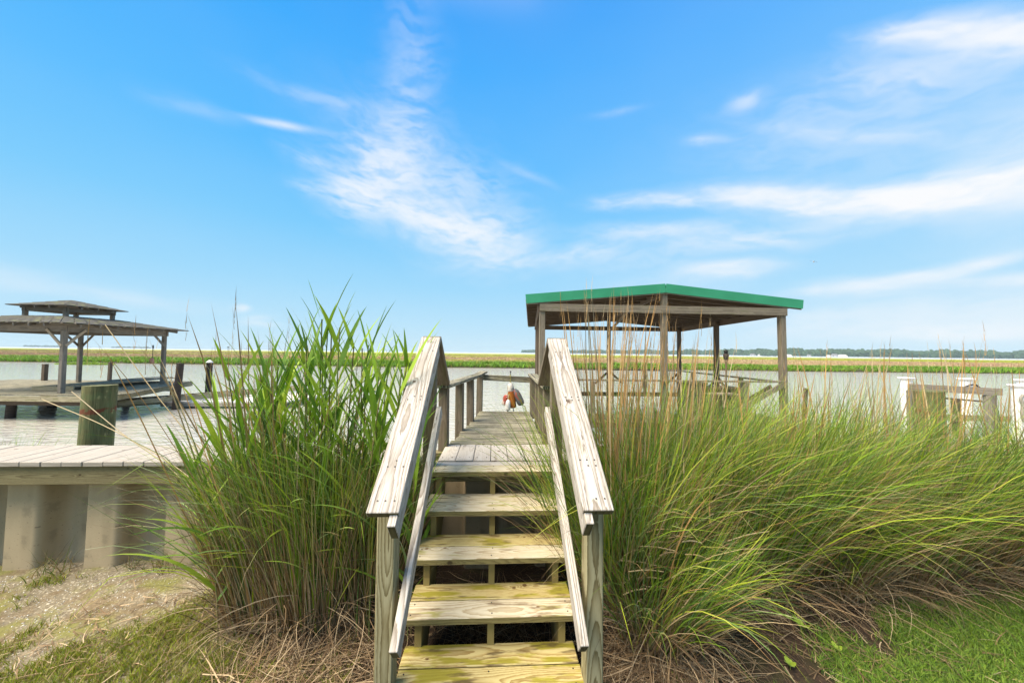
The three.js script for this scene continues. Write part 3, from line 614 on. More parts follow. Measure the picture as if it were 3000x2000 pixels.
// ---------------------------------------------------------------- neighbour's dock and gazebo on the left
const TURN = THREE.MathUtils.degToRad(-2.92);
const seen = (xc, d) => [xc * .9987 + d * .0509, xc * .0509 - d * .9987];       // a place given as metres to the right of and in front of where one stands
const DECK = -.04;
M.shingle = [0, 1, 2].map((k) => new THREE.MeshStandardMaterial({ map: dataTex(128, 128, (i, j) => { const n = fbm(i * .05 + k * 9, j * .05, 4, .6), s = noise(i * .7, j * .7); return mix3(mix3([.25, .245, .23], [.37, .36, .33], clamp(n + (s - .5) * .4)), [.42, .43, .26], smooth(.52, .75, fbm(i * .03 + 30 * k, j * .03 + 8, 4)) * .7); }), roughness: .95 }));
{
  const [gx, gz] = seen(-20.2, 15.75);
  const dock = thing('timber_dock', 'grey plank dock carrying the gazebo on dark piles', 'dock', [gx, DECK, gz], TURN);
  const deckPoly = (z) => [-7.5, z > 1.9 ? 4.75 : mix(2.25, 4.9, (z + 3.5) / 5.6)];
  for (let z = 2.6; z > -3.45; z -= .142) {
    const [a, b] = deckPoly(z), cut = -1.6 + (prand() - .5) * 1.2;
    part(dock, 'plank', plank(cut - a - .01, .038, .136, .004), M.pier, [(a + cut) / 2, -.019 + (prand() - .5) * .006, z]);
    part(dock, 'plank', plank(b - cut, .038, .136, .004), M.pier, [(b + cut) / 2, -.019 + (prand() - .5) * .006, z]);
  }
  board(dock, 'fascia_board', M.dockside, [-7.5, -.15, 2.78], [-2.85, -.15, 2.72], .04, .21);
  board(dock, 'fascia_board', M.dockside, [-2.83, -.15, 2.70], [4.8, -.15, 2.70], .04, .21);
  board(dock, 'fascia_board', M.dockside, [4.80, -.15, 2.68], [2.25, -.15, -3.5], .04, .21);
  board(dock, 'beam', M.boatdark, [-7.5, -.36, 2.3], [4.4, -.36, 2.3], .12, .20);
  board(dock, 'beam', M.boatdark, [-7.5, -.36, -2.6], [2.3, -.36, -2.6], .12, .20);
  for (const [x, z, ln] of [[-6.2, 2.15, 0], [-3.4, 2.1, .05], [.3, 2.1, .05], [3.9, 1.9, -.03], [-4.3, -.4, .03], [-1.4, -.4, 0], [-4.5, -2.6, .03], [-.4, -2.6, .0], [2.1, -2.6, 0]]) {
    const g = new THREE.CylinderGeometry(.135, .15, 2.4, 16); const m = part(dock, 'pile', g, M.darkpile, [x - ln * .5, -1.45, z], [0, 0, -ln]);
  }
  part(dock, 'pile', new THREE.CylinderGeometry(.13, .15, 2.2, 16), M.dockside, [4.45, -1.35, 2.35]);
  // a low raised platform and a warped board on it
  board(dock, 'step_side', M.dockside, [.05, .085, 1.35], [1.75, .085, 1.30], .04, .17);
  for (let k = 0; k < 9; k++) part(dock, 'step_plank', plank(.18, .03, 4.3, .004), M.pier, [.15 + k * .19, .16 + k * .004, -.85 - k * .05], [0, .1, 0]);
  board(dock, 'loose_board', M.gaz, [.2, .21, -1.2], [.9, .26, -3.0], .14, .03); board(dock, 'loose_board', M.gaz, [.9, .20, -1.4], [1.5, .25, -3.1], .14, .03);

  const gaz = thing('gazebo', 'dark timber gazebo with a two-tiered mossy shingle roof', 'gazebo', [gx, DECK, gz], TURN);
  const hx = 2.4, zf = 2.2, zb = -1.85, zc = .17;
  const posts = [[hx, zf], [-hx, zf], [-hx - .1, zb - .35], [hx - .15, zb]];
  for (const [x, z] of posts) {
    part(gaz, 'post', plank(.15, 2.5, .15, .012), M.gaz, [x, 1.25, z]);
    for (const s of [0, 1]) {
      const dx = s ? -Math.sign(x) * .62 : 0, dz = s ? 0 : -Math.sign(z) * .62, ox = s ? 0 : Math.sign(x) * .07, oz = s ? Math.sign(z) * .07 : 0;
      board(gaz, 'knee_brace', z > 0 ? M.gazlight : M.gaz, [x + ox, 1.88, z + oz], [x + ox + dx, 2.54, z + oz + dz], .045, .095, { up: s ? [0, 1, 0] : [0, 1, 0] });
    }
  }
  board(gaz, 'beam', M.gaz, [-hx - .12, 2.565, zf], [hx + .12, 2.565, zf], .09, .24);
  board(gaz, 'beam', M.gaz, [-hx - .12, 2.565, zb - .1], [hx + .02, 2.565, zb], .09, .24);
  for (const s of [-1, 1]) board(gaz, 'beam', M.gaz, [s * hx, 2.565, zf - .05], [s * (hx - .05), 2.565, zb + .05], .09, .24);
  // hipped roofs: rings of shingles in courses over rafters
  function hip(ex, ez, ey, tx, tz, ty, z0, courses, name) {
    const roof = new THREE.Group(); roof.name = name; gaz.add(roof);
    const sides = [[[-1, 1], [1, 1]], [[1, 1], [1, -1]], [[1, -1], [-1, -1]], [[-1, -1], [-1, 1]]];
    const at = (c, t) => [mix(ex, tx, t) * c[0], mix(ey, ty, t), z0 + mix(ez, tz, t) * c[1]];
    const rim = [at([-1, 1], 0), at([1, 1], 0), at([1, -1], 0), at([-1, -1], 0)], top = [at([-1, 1], 1), at([1, 1], 1), at([1, -1], 1), at([-1, -1], 1)];
    const V = []; for (let i = 0; i < 4; i++) { const a = rim[i], b = rim[(i + 1) % 4], c = top[(i + 1) % 4], d = top[i]; V.push(...a, ...b, ...c, ...a, ...c, ...d); }
    const g = new THREE.BufferGeometry(); g.setAttribute('position', new THREE.Float32BufferAttribute(V, 3)); g.computeVertexNormals();
    g.setAttribute('uv', new THREE.Float32BufferAttribute(new Float32Array(V.length / 3 * 2), 2));
    g.translate(0, -.02, 0);
    part(roof, 'decking', g, M.gaz);
    for (const [c0, c1] of sides) for (let k = 0; k < courses; k++) {
      const t0 = k / courses, t1 = (k + 1) / courses + .02, a0 = at(c0, t0), b0 = at(c1, t0), a1 = at(c0, Math.min(1, t1)), b1 = at(c1, Math.min(1, t1));
      const len = Math.hypot(b0[0] - a0[0], b0[2] - a0[2]), n = Math.max(2, Math.round(len / .42));
      for (let i = 0; i < n; i++) {
        const u0 = i / n + .004, u1 = (i + 1) / n - .004, L = (a, b, u) => [mix(a[0], b[0], u), mix(a[1], b[1], u), mix(a[2], b[2], u)];
        const lift = .012 + prand() * .008, q = [L(a0, b0, u0), L(a0, b0, u1), L(a1, b1, u1), L(a1, b1, u0)], vv = [], T = (p, dy) => [p[0], p[1] + dy, p[2]];
        const P = [T(q[0], lift), T(q[1], lift), T(q[2], .004), T(q[3], .004)], Bm = [T(q[0], -.004), T(q[1], -.004)];
        for (const p of [P[0], P[1], P[2], P[0], P[2], P[3], Bm[0], Bm[1], P[1], Bm[0], P[1], P[0]]) vv.push(...p);
        const sg = new THREE.BufferGeometry(); sg.setAttribute('position', new THREE.Float32BufferAttribute(vv, 3)); sg.computeVertexNormals();
        const r1 = prand(), r2 = prand(); sg.setAttribute('uv', new THREE.Float32BufferAttribute([r1, r2, r1 + .3, r2, r1 + .3, r2 + .2, r1, r2, r1 + .3, r2 + .2, r1, r2 + .2, r1, r2, r1 + .3, r2, r1 + .3, r2, r1, r2, r1 + .3, r2, r1, r2], 2));
        part(roof, 'shingle', sg, M.shingle[Math.floor(prand() * 3)]);
      }
    }
    // rafter tails under the eave
    for (const [c0, c1] of sides) { const a = at(c0, 0), b = at(c1, 0), a1 = at(c0, .35), b1 = at(c1, .35), n = Math.round(Math.hypot(b[0] - a[0], b[2] - a[2]) / .62); for (let i = 1; i < n; i++) { const u = i / n; board(roof, 'rafter_tail', M.gaz, [mix(a[0], b[0], u) * .985, a[1] - .09, mix(a[2], b[2], u)], [mix(a1[0], b1[0], u), a1[1] - .09, mix(a1[2], b1[2], u)], .04, .12); } }
    return roof;
  }
  hip(hx + .58, (zf - zb) / 2 + .58, 2.77, 1.0, 1.0, 3.17, zc, 6, 'lower_roof');
  const up = hip(1.26, 1.22, 3.61, .04, .04, 3.97, zc, 5, 'upper_roof');
  for (const sx of [-1, 1]) for (const sz of [-1, 1]) part(gaz, 'cupola_post', plank(.13, .62, .13, .008), M.gaz, [sx * .88, 3.25, zc + sz * .86]);
  for (const s of [-1, 1]) { board(gaz, 'cupola_beam', M.gaz, [-1.02, 3.46, zc + s * .86], [1.02, 3.46, zc + s * .86], .05, .16); board(gaz, 'cupola_beam', M.gaz, [s * .88, 3.46, zc - .8], [s * .88, 3.46, zc + .8], .05, .16); }

  // a float hanging on the right-hand post
  const f = thing('hanging_float', 'pink fishing float hanging on the right gazebo post', 'float', [...(() => { const [x, z] = seen(-17.98, 17.3); return [x - .12, 1.0, z + .12]; })()], 0);
  part(f, 'body', lathe([[0, 0], [.06, .01], [.085, .06], [.085, .22], [.055, .29], [.02, .32], [0, .32]], 14), new THREE.MeshStandardMaterial({ color: new THREE.Color().setRGB(.50, .24, .17), roughness: .7 }));
  part(f, 'cord', new THREE.CylinderGeometry(.012, .012, .5, 5), M.blackmetal, [.02, .55, 0]); part(f, 'hook', plank(.05, .18, .05, .01), M.blackmetal, [.03, .85, 0]);
}
{
  const P = (label, xc, d, r, top, lean, square) => { const [x, z] = seen(xc, d); if (!square) return piling('dock_piling', label, x, z, r, top, -2.6, lean, M.darkpile); const t = thing('dock_piling', label, 'piling', [x, -2.6, z], TURN); part(t, 'timber', plank(r, top + 2.6, r, .008), M.boatdark, [0, (top + 2.6) / 2, 0], [0, 0, lean[0]]); return t; };
  P('square brown post in the water left of the gazebo posts', -25.4, 18.6, .17, .86, [-.012, 0], true);
  P('thin brown post standing behind the gazebo dock', -24.1, 20.5, .14, .93, [-.02, 0], true);
  P('thick dark leaning pile beside the white floating dock', -15.75, 16.0, .135, 1.10, [-.06, 0]);
  const t = P('dark pile with a white cone cap behind the floating dock', -16.75, 18.9, .14, 1.02, [-.01, 0]);
  M.white = new THREE.MeshStandardMaterial({ color: new THREE.Color().setRGB(.78, .77, .74), roughness: .5 });
  part(t, 'cone_cap', lathe([[0, .16], [.04, .15], [.165, .03], [.17, 0], [0, 0]], 20), M.white, [0, 3.62, 0]);
  // floating dock
  const [fx, fz] = seen(-13.6, 18.2);
  const fl = thing('floating_dock', 'low floating dock with a white deck and blue floats', 'dock', [fx, WATER, fz], TURN);
  const s = new THREE.Shape([[-2.95, 1.95], [2.7, 1.6], [2.9, -2.2], [-.3, -2.2]].map((p) => new THREE.Vector2(p[0], -p[1])));
  const dg = new THREE.ExtrudeGeometry(s, { depth: .06, bevelEnabled: false }); dg.rotateX(-Math.PI / 2);
  part(fl, 'deck', dg, new THREE.MeshStandardMaterial({ color: new THREE.Color().setRGB(.66, .65, .62), roughness: .6 }), [0, .26, 0]);
  board(fl, 'rim_board', M.cap, [-2.98, .175, 1.98], [2.7, .175, 1.63], .045, .17); board(fl, 'rim_board', M.cap, [-2.98, .175, 1.93], [-.3, .175, -2.24], .045, .17);
  const blue = new THREE.MeshStandardMaterial({ color: new THREE.Color().setRGB(.12, .28, .33), roughness: .5 });
  for (let k = 0; k < 5; k++) part(fl, 'float', plank(.7, .22, .5, .04), blue, [-2.3 + k * 1.0, 0, 1.45 - k * .06]);
  // gangway frames
  const gw = thing('gangway', 'long weathered timber gangway leading down to the floating dock', 'gangway', [fx - 3, DECK, fz], TURN);
  board(gw, 'side_beam', M.dockside, [-1.1, -.55, 3.0], [3.6, -.42, -2.6], .05, .2); board(gw, 'side_beam', M.dockside, [-1.5, -.72, 2.9], [.6, -.66, 1.4], .05, .28);
  for (let k = 0; k < 16; k++) board(gw, 'tread', M.pier, [-1.1 + k * .29, -.47 + k * .008, 2.9 - k * .345], [-.2 + k * .29, -.47 + k * .008, 3.3 - k * .345], .20, .03);
  board(gw, 'side_beam', M.dockside, [-.2, -.55, 3.4], [4.5, -.42, -2.2], .05, .2);
}

// ---------------------------------------------------------------- neighbour's dock on the right: white pilings and a timber frame
{
  M.pvc = new THREE.MeshPhysicalMaterial({ color: new THREE.Color().setRGB(.80, .80, .79), roughness: .35 });
  const darkrope = new THREE.MeshStandardMaterial({ map: dataTex(64, 64, (i, j) => (((i * 2 + j) >> 4) & 1) ? [.82, .80, .77] : [.09, .09, .10]), roughness: .85 });
  const greyrope = new THREE.MeshStandardMaterial({ map: dataTex(64, 64, (i, j) => (((i * 2 + j) >> 4) & 1) ? [.70, .68, .64] : [.42, .40, .37]), roughness: .85 });
  const blackrope = new THREE.MeshStandardMaterial({ color: new THREE.Color().setRGB(.03, .03, .035), roughness: .9 });
  const post = (label, x, z, r, top) => {
    const t = thing('white_piling', label, 'piling', [x, -2.4, z], 0, 'white pilings of the right-hand dock');
    part(t, 'sleeve', new THREE.CylinderGeometry(r, r, top + 2.36, 24), M.pvc, [0, (top + 2.36) / 2, 0]);
    part(t, 'flat_cap', lathe([[0, .05], [r * 1.38, .045], [r * 1.45, .03], [r * 1.42, 0], [r * 1.02, -.05], [r * .99, -.07], [0, -.07]], 24), M.pvc, [0, top + 2.37, 0]);
    return t;
  };
  const rope = (parent, pts, r, m) => { const g = new THREE.TubeGeometry(new THREE.CatmullRomCurve3(pts.map((p) => new THREE.Vector3(...p))), 40, r, 7), u = g.attributes.uv; for (let i = 0; i < u.count; i++) u.setXY(i, u.getX(i) * 9, u.getY(i)); return part(parent, 'rope', g, m); };
  const a = post('white capped piling left of the grey frame with a striped rope', 15.75, -12.3, .165, 1.0);
  rope(a, [[.02, 3.2, .17], [-.06, 3.05, .2], [-.09, 2.8, .21], [-.10, 2.5, .2], [-.12, 2.2, .19]], .04, darkrope);
  const b = post('white capped piling behind the middle of the grey frame', 18.65, -12.6, .165, .97);
  rope(b, [[-.5, 2.98, .2], [-.25, 3.1, .22], [0, 3.15, .2]], .03, blackrope); rope(b, [[.1, 3.15, .2], [.3, 3.02, .2], [.6, 2.95, .2]], .03, blackrope);
  const c = post('nearest white capped piling at the right end of the grey frame', 15.95, -9.6, .16, .98);
  rope(c, [[-.12, 3.1, .14], [-.20, 3.0, .14], [-.17, 2.8, .16], [-.20, 2.55, .16], [-.16, 2.3, .17]], .038, greyrope);
  const d = post('white capped piling cut off by the right picture edge', 20.1, -12.0, .165, .98);
  rope(d, [[-.1, 3.05, .2], [.05, 2.9, .24], [-.05, 2.75, .22], [.15, 2.65, .22], [.05, 2.5, .22]], .05, blackrope);
  const f = thing('dock_gantry', 'weathered grey beam on two posts at the right-hand dock', 'dock frame', [14.9, -2, -10.5]);
  const L = (p) => [p[0] - 14.9, p[1] + 2, p[2] + 10.5];
  board(f, 'top_beam', M.gaz, L([14.07, .775, -10.95]), L([15.80, .735, -9.86]), .05, .225);
  board(f, 'post', M.gaz, L([14.15, -1.9, -10.95]), L([14.15, .66, -10.95]), .13, .13, { up: [0, 0, -1] }); board(f, 'post', M.gaz, L([15.62, -1.9, -10.02]), L([15.62, .62, -10.02]), .2, .2, { up: [0, 0, -1] });
  const g = thing('dock_rail', 'thin dark rail on a short brown post behind the grey frame', 'dock rail', [16.6, -2, -11.4]);
  board(g, 'rail', M.boatdark, [-.75, 2.36, .15], [.75, 2.25, .2], .05, .06); board(g, 'post', M.boatdark, [-.28, 0, .1], [-.28, 2.3, .1], .17, .17, { up: [0, 0, -1] });
  board(g, 'stringer', M.dockside, [-1.4, 1.7, .1], [1.6, 1.65, .2], .06, .2);
}

// ---------------------------------------------------------------- far shore: woods, houses, marker, gull
{
  const r = rng(905);
  const crowns = [0, 1, 2].map((k) => { const g = new THREE.IcosahedronGeometry(1, 3), p = g.attributes.position; for (let i = 0; i < p.count; i++) { const x = p.getX(i), y = p.getY(i), z = p.getZ(i), n = 1 + (fbm(x * 2.3 + k * 9 + 4, y * 2.3 + z * 1.7, 3) - .5) * .9; p.setXYZ(i, x * n, Math.max(-.55, y * n), z * n); } g.computeVertexNormals(); return g; });
  const leaf = new THREE.MeshStandardMaterial({ color: 0xffffff, roughness: .95 });
  const path = (pts, n, h0, h1, out) => { for (let i = 0; i < n; i++) { const t = i / n * (pts.length - 1), k = Math.min(pts.length - 2, Math.floor(t)), u = t - k, [x, z] = seen(mix(pts[k][0], pts[k + 1][0], u), mix(pts[k][1], pts[k + 1][1], u)); out.push([x + (r() - .5) * 14, z - r() * 50, 1.25 * mix(h0, h1, r()) * (.75 + .5 * fbm(i * .035, 4, 3)) ]); } };
  const list = []; 
  path([[90, 2700], [450, 2500], [750, 2000], [960, 1400]], 700, 17, 22, list);
  path([[960, 1400], [1000, 1130], [1180, 1050], [1500, 1030], [2300, 980]], 950, 16, 21, list);
  path([[-4100, 2850], [-3700, 2800]], 50, 8, 15, list); path([[-3250, 2760], [-2950, 2750]], 40, 6, 12, list); path([[-4700, 2650], [-4350, 2700]], 40, 8, 14, list);
  crowns.forEach((cg, k) => {
    const part3 = list.filter((_, i) => i % 3 === k), im = new THREE.InstancedMesh(cg, leaf, part3.length), m4 = new THREE.Matrix4(), c = new THREE.Color();
    part3.forEach((q, i) => { m4.makeScale(6 + q[2] * .28 * r() + 2, q[2] * .55, 8); m4.setPosition(q[0], q[2] * .36 - .5, q[1]); im.setMatrixAt(i, m4); const g = .8 + r() * .5; c.setRGB(.030 * g, .062 * g, .030 * g); im.setColorAt(i, c); });
    im.name = numbered('distant_woods'); im.castShadow = im.receiveShadow = true; tag(im, 'dark green belt of distant trees along the far right horizon', 'woods', 'belt of distant trees', 'stuff'); scene.add(im);
  });
  const [ix, iz] = [0, 0];
  const shore = sheet(-200, 2600, -60, 60, 0, 1, 1, [20, 20]);
  const white = new THREE.MeshStandardMaterial({ color: new THREE.Color().setRGB(.74, .73, .70), roughness: .7 }), grey = new THREE.MeshStandardMaterial({ color: new THREE.Color().setRGB(.20, .20, .21), roughness: .8 }), pale = new THREE.MeshStandardMaterial({ color: new THREE.Color().setRGB(.42, .43, .45), roughness: .8 });
  const glass = new THREE.MeshStandardMaterial({ color: new THREE.Color().setRGB(.05, .06, .08), roughness: .2 });
  const house = (label, px, d, w, h, rh, wm, rm) => {
    const [x, z] = seen((px - 1500) / 1000 * d, d), t = thing('shore_house', label, 'house', [x, -.9, z], TURN - Math.atan((px - 1500) / 1000) * .6, 'houses below the far woods');
    part(t, 'wall', new THREE.BoxGeometry(w, h, 9), wm, [0, h / 2, 0]);
    const s = new THREE.Shape([new THREE.Vector2(-w / 2 - .6, 0), new THREE.Vector2(w / 2 + .6, 0), new THREE.Vector2(w * .22, rh), new THREE.Vector2(-w * .22, rh)]);
    part(t, 'roof', new THREE.ExtrudeGeometry(s, { depth: 10, bevelEnabled: false }), rm, [0, h, -5]);
    for (const dx of [-.3, .3]) part(t, 'window', new THREE.BoxGeometry(w * .14, h * .3, .1), glass, [dx * w, h * .55, 4.6]);
  };
  house('leftmost pale grey house below the far woods', 2206, 1330, 17, 5, 4, pale, grey);
  house('small white house beside the leftmost grey one', 2226, 1320, 9, 5, 3, white, pale);
  house('low white house in the middle of the left group', 2240, 1310, 12, 4, 3.5, white, pale);
  house('tall white house at the right of the left group', 2253, 1300, 10, 8, 3.5, white, grey);
  house('white house seen just left of the boathouse corner post', 2270, 1290, 9, 4.5, 3, white, pale);
  house('wide low white house right of the boathouse corner post', 2312, 1120, 13, 3.5, 3, white, white);
  house('small grey house on its own below the woods', 2371, 1080, 8, 4.5, 3, pale, grey);
  house('small white house left of the grey roofed pair', 2428, 1070, 8, 3.5, 2.5, white, white);
  house('largest far house with a grey roof', 2446, 1070, 15, 6, 4.5, pale, grey);
  house('long white house at the right end of the far group', 2469, 1070, 21, 4.5, 3.5, white, white);
  { const [x, z] = seen((668 - 1500) / 1000 * 300, 300), t = thing('channel_marker', 'tiny dark channel marker rising above the left marsh', 'marker', [x, -1.2, z]); part(t, 'pole', new THREE.CylinderGeometry(.12, .14, 5.2, 6), M.darkpile, [0, 2.6, 0]); part(t, 'board', new THREE.BoxGeometry(1.5, .55, .08), M.darkpile, [.1, 4.7, .1]); part(t, 'cross_arm', new THREE.BoxGeometry(1.1, .18, .1), M.darkpile, [0, 4.1, .1]); }
  // gull
  const t = thing('gull', 'small dark-winged gull flying above the boathouse', 'bird', [65.2, 21.13, -66.2], .5);
  const grey2 = new THREE.MeshStandardMaterial({ color: new THREE.Color().setRGB(.10, .13, .16), roughness: .8 }), wh = new THREE.MeshStandardMaterial({ color: new THREE.Color().setRGB(.55, .55, .55), roughness: .8 });
  const body = lathe([[0, -.30], [.05, -.26], [.06, -.16], [.095, 0], [.08, .14], [.05, .20], [.055, .26], [.03, .31], [0, .35]], 12); body.rotateZ(-Math.PI / 2 - .25);
  part(t, 'body', body, wh, [0, 0, 0]);
  const wing = (pts) => { const s = [], I = []; pts.forEach(([x, y, z, c]) => s.push(x - c * .5, y, z, x + c * .5, y + .01, z)); for (let i = 0; i + 1 < pts.length; i++) I.push(2 * i, 2 * i + 1, 2 * i + 2, 2 * i + 1, 2 * i + 3, 2 * i + 2); const g = new THREE.BufferGeometry(); g.setAttribute('position', new THREE.Float32BufferAttribute([...s, ...s.map((v, i) => i % 3 === 1 ? v - .025 : v)], 3)); const n = pts.length * 2; g.setIndex([...I, ...I.map((v) => v + n).reverse()]); g.computeVertexNormals(); return g; };
  part(t, 'wing', wing([[0, .03, 0, .22], [.10, .20, -.25, .24], [.24, .33, -.48, .18], [.40, .36, -.75, .05]]), grey2);
  part(t, 'wing', wing([[0, .03, 0, .22], [-.22, .0, .25, .24], [-.40, -.10, .45, .2], [-.40, -.42, .72, .05]]), grey2);
  part(t, 'tail', new THREE.ConeGeometry(.08, .2, 6), wh, [-.33, -.08, 0], [0, 0, Math.PI / 2]);
}

// ---------------------------------------------------------------- blades of grass
class Blades {
  constructor() { this.p = []; this.n = []; this.c = []; this.i = []; this.k = 0; }
  // base, heading, lean from upright at the foot, further bend by the tip, length, width, colour; kink bends it sharply at that share of the length
  add(x, y, z, az, lean, bend, len, wid, col, o = {}) {
    const seg = o.seg ?? 7, pw = o.pow ?? 1.3, sway = o.sway ?? 0, tw = o.twist ?? 0, tip = o.tip ?? 1, tipc = o.tipc;
    let px = x, py = y, pz = z, a = az, end; const ds = len / seg;
    for (let s = 0; s <= seg; s++) {
      const t = s / seg, th = lean + bend * Math.pow(t, pw) + (o.kink && t > o.kink ? o.kinka : 0);
      a = az + sway * t;
      const tx = Math.sin(th) * Math.cos(a), ty = Math.cos(th), tz = Math.sin(th) * Math.sin(a);
      const w = wid * .5 * (o.leaf ? Math.min(1, .45 + t * 3.2) * Math.pow(1 - t, .75) : 1 - tip * Math.pow(t, 1.7));
      const ca = Math.cos(tw + t * (o.twist2 ?? 0)), sa = Math.sin(tw + t * (o.twist2 ?? 0));
      const hx = -Math.sin(a), hz = Math.cos(a), nx0 = -Math.cos(th) * Math.cos(a), ny0 = Math.sin(th), nz0 = -Math.cos(th) * Math.sin(a);
      const sx = hx * ca + nx0 * sa, sy = ny0 * sa, sz = hz * ca + nz0 * sa, nx = nx0 * ca - hx * sa, ny = ny0 * ca, nz = nz0 * ca - hz * sa;
      const cc = tipc && t > .8 ? tipc : o.basec && t < o.baset ? o.basec : col;
      if (s < seg) { this.p.push(px - sx * w, py - sy * w, pz - sz * w, px + sx * w, py + sy * w, pz + sz * w); this.n.push(nx, ny, nz, nx, ny, nz); this.c.push(...cc, ...cc); }
      else { end = [px, py, pz]; this.p.push(px, py, pz); this.n.push(nx, ny, nz); this.c.push(...cc); }
      if (s > 0) { const b = this.k + 2 * (s - 1); if (s < seg) this.i.push(b, b + 1, b + 2, b + 1, b + 3, b + 2); else this.i.push(b, b + 1, b + 2); }
      px += tx * ds; py += ty * ds; pz += tz * ds;
      if (o.floor !== undefined && py < o.floor) py = o.floor + (s % 3) * .004;
    }
    this.k += 2 * seg + 1;
    return end;
  }
  geo() {
    const g = new THREE.BufferGeometry();
    g.setAttribute('position', new THREE.Float32BufferAttribute(this.p, 3)); g.setAttribute('normal', new THREE.Float32BufferAttribute(this.n, 3)); g.setAttribute('color', new THREE.Float32BufferAttribute(this.c, 3));
    g.setIndex(this.i); return g;
  }
}
M.blade = new THREE.MeshPhysicalMaterial({ vertexColors: true, roughness: .72, transmission: .42, thickness: 0, ior: 1.35, side: THREE.DoubleSide });
M.straw = new THREE.MeshPhysicalMaterial({ vertexColors: true, roughness: .8, transmission: .12, thickness: 0, ior: 1.3, side: THREE.DoubleSide });
const G = rng(31337);
const pick = (a) => a[Math.floor(G() * a.length)];
const vary = (c, s = .25) => { const k = 1 + (G() - .5) * 2 * s, h = (G() - .5) * s * .35; return [c[0] * k * (1 + h), c[1] * k, c[2] * k * (1 - h)]; };
const GREENS = [[.24, .37, .018], [.18, .32, .02], [.36, .46, .025], [.095, .18, .022], [.46, .51, .06], [.21, .35, .02]];
const BLUEGREEN = [[.15, .27, .06], [.22, .35, .09], [.10, .19, .04]];
const STRAWS = [[.36, .24, .115], [.44, .32, .17], [.27, .175, .08], [.50, .39, .23], [.22, .145, .075], [.40, .24, .09]];
const DEADS = [[.22, .145, .075], [.33, .24, .14], [.15, .10, .055], [.42, .32, .20], [.11, .07, .04]];
function seedHead(B, tipPos, az, col, len) {          // a loose panicle: short hairs up the stalk's top
  const n = 6; for (let i = 0; i < n; i++) { const t = i / n; B.add(tipPos[0], tipPos[1] - t * len, tipPos[2], G() * 6.28, .06 + G() * .16, .1, .06 + G() * .05, .003, vary(col, .2), { seg: 2 }); }
}
const LG = 'grass clumps left of the stairs', RG = 'grass clumps along the right bank';
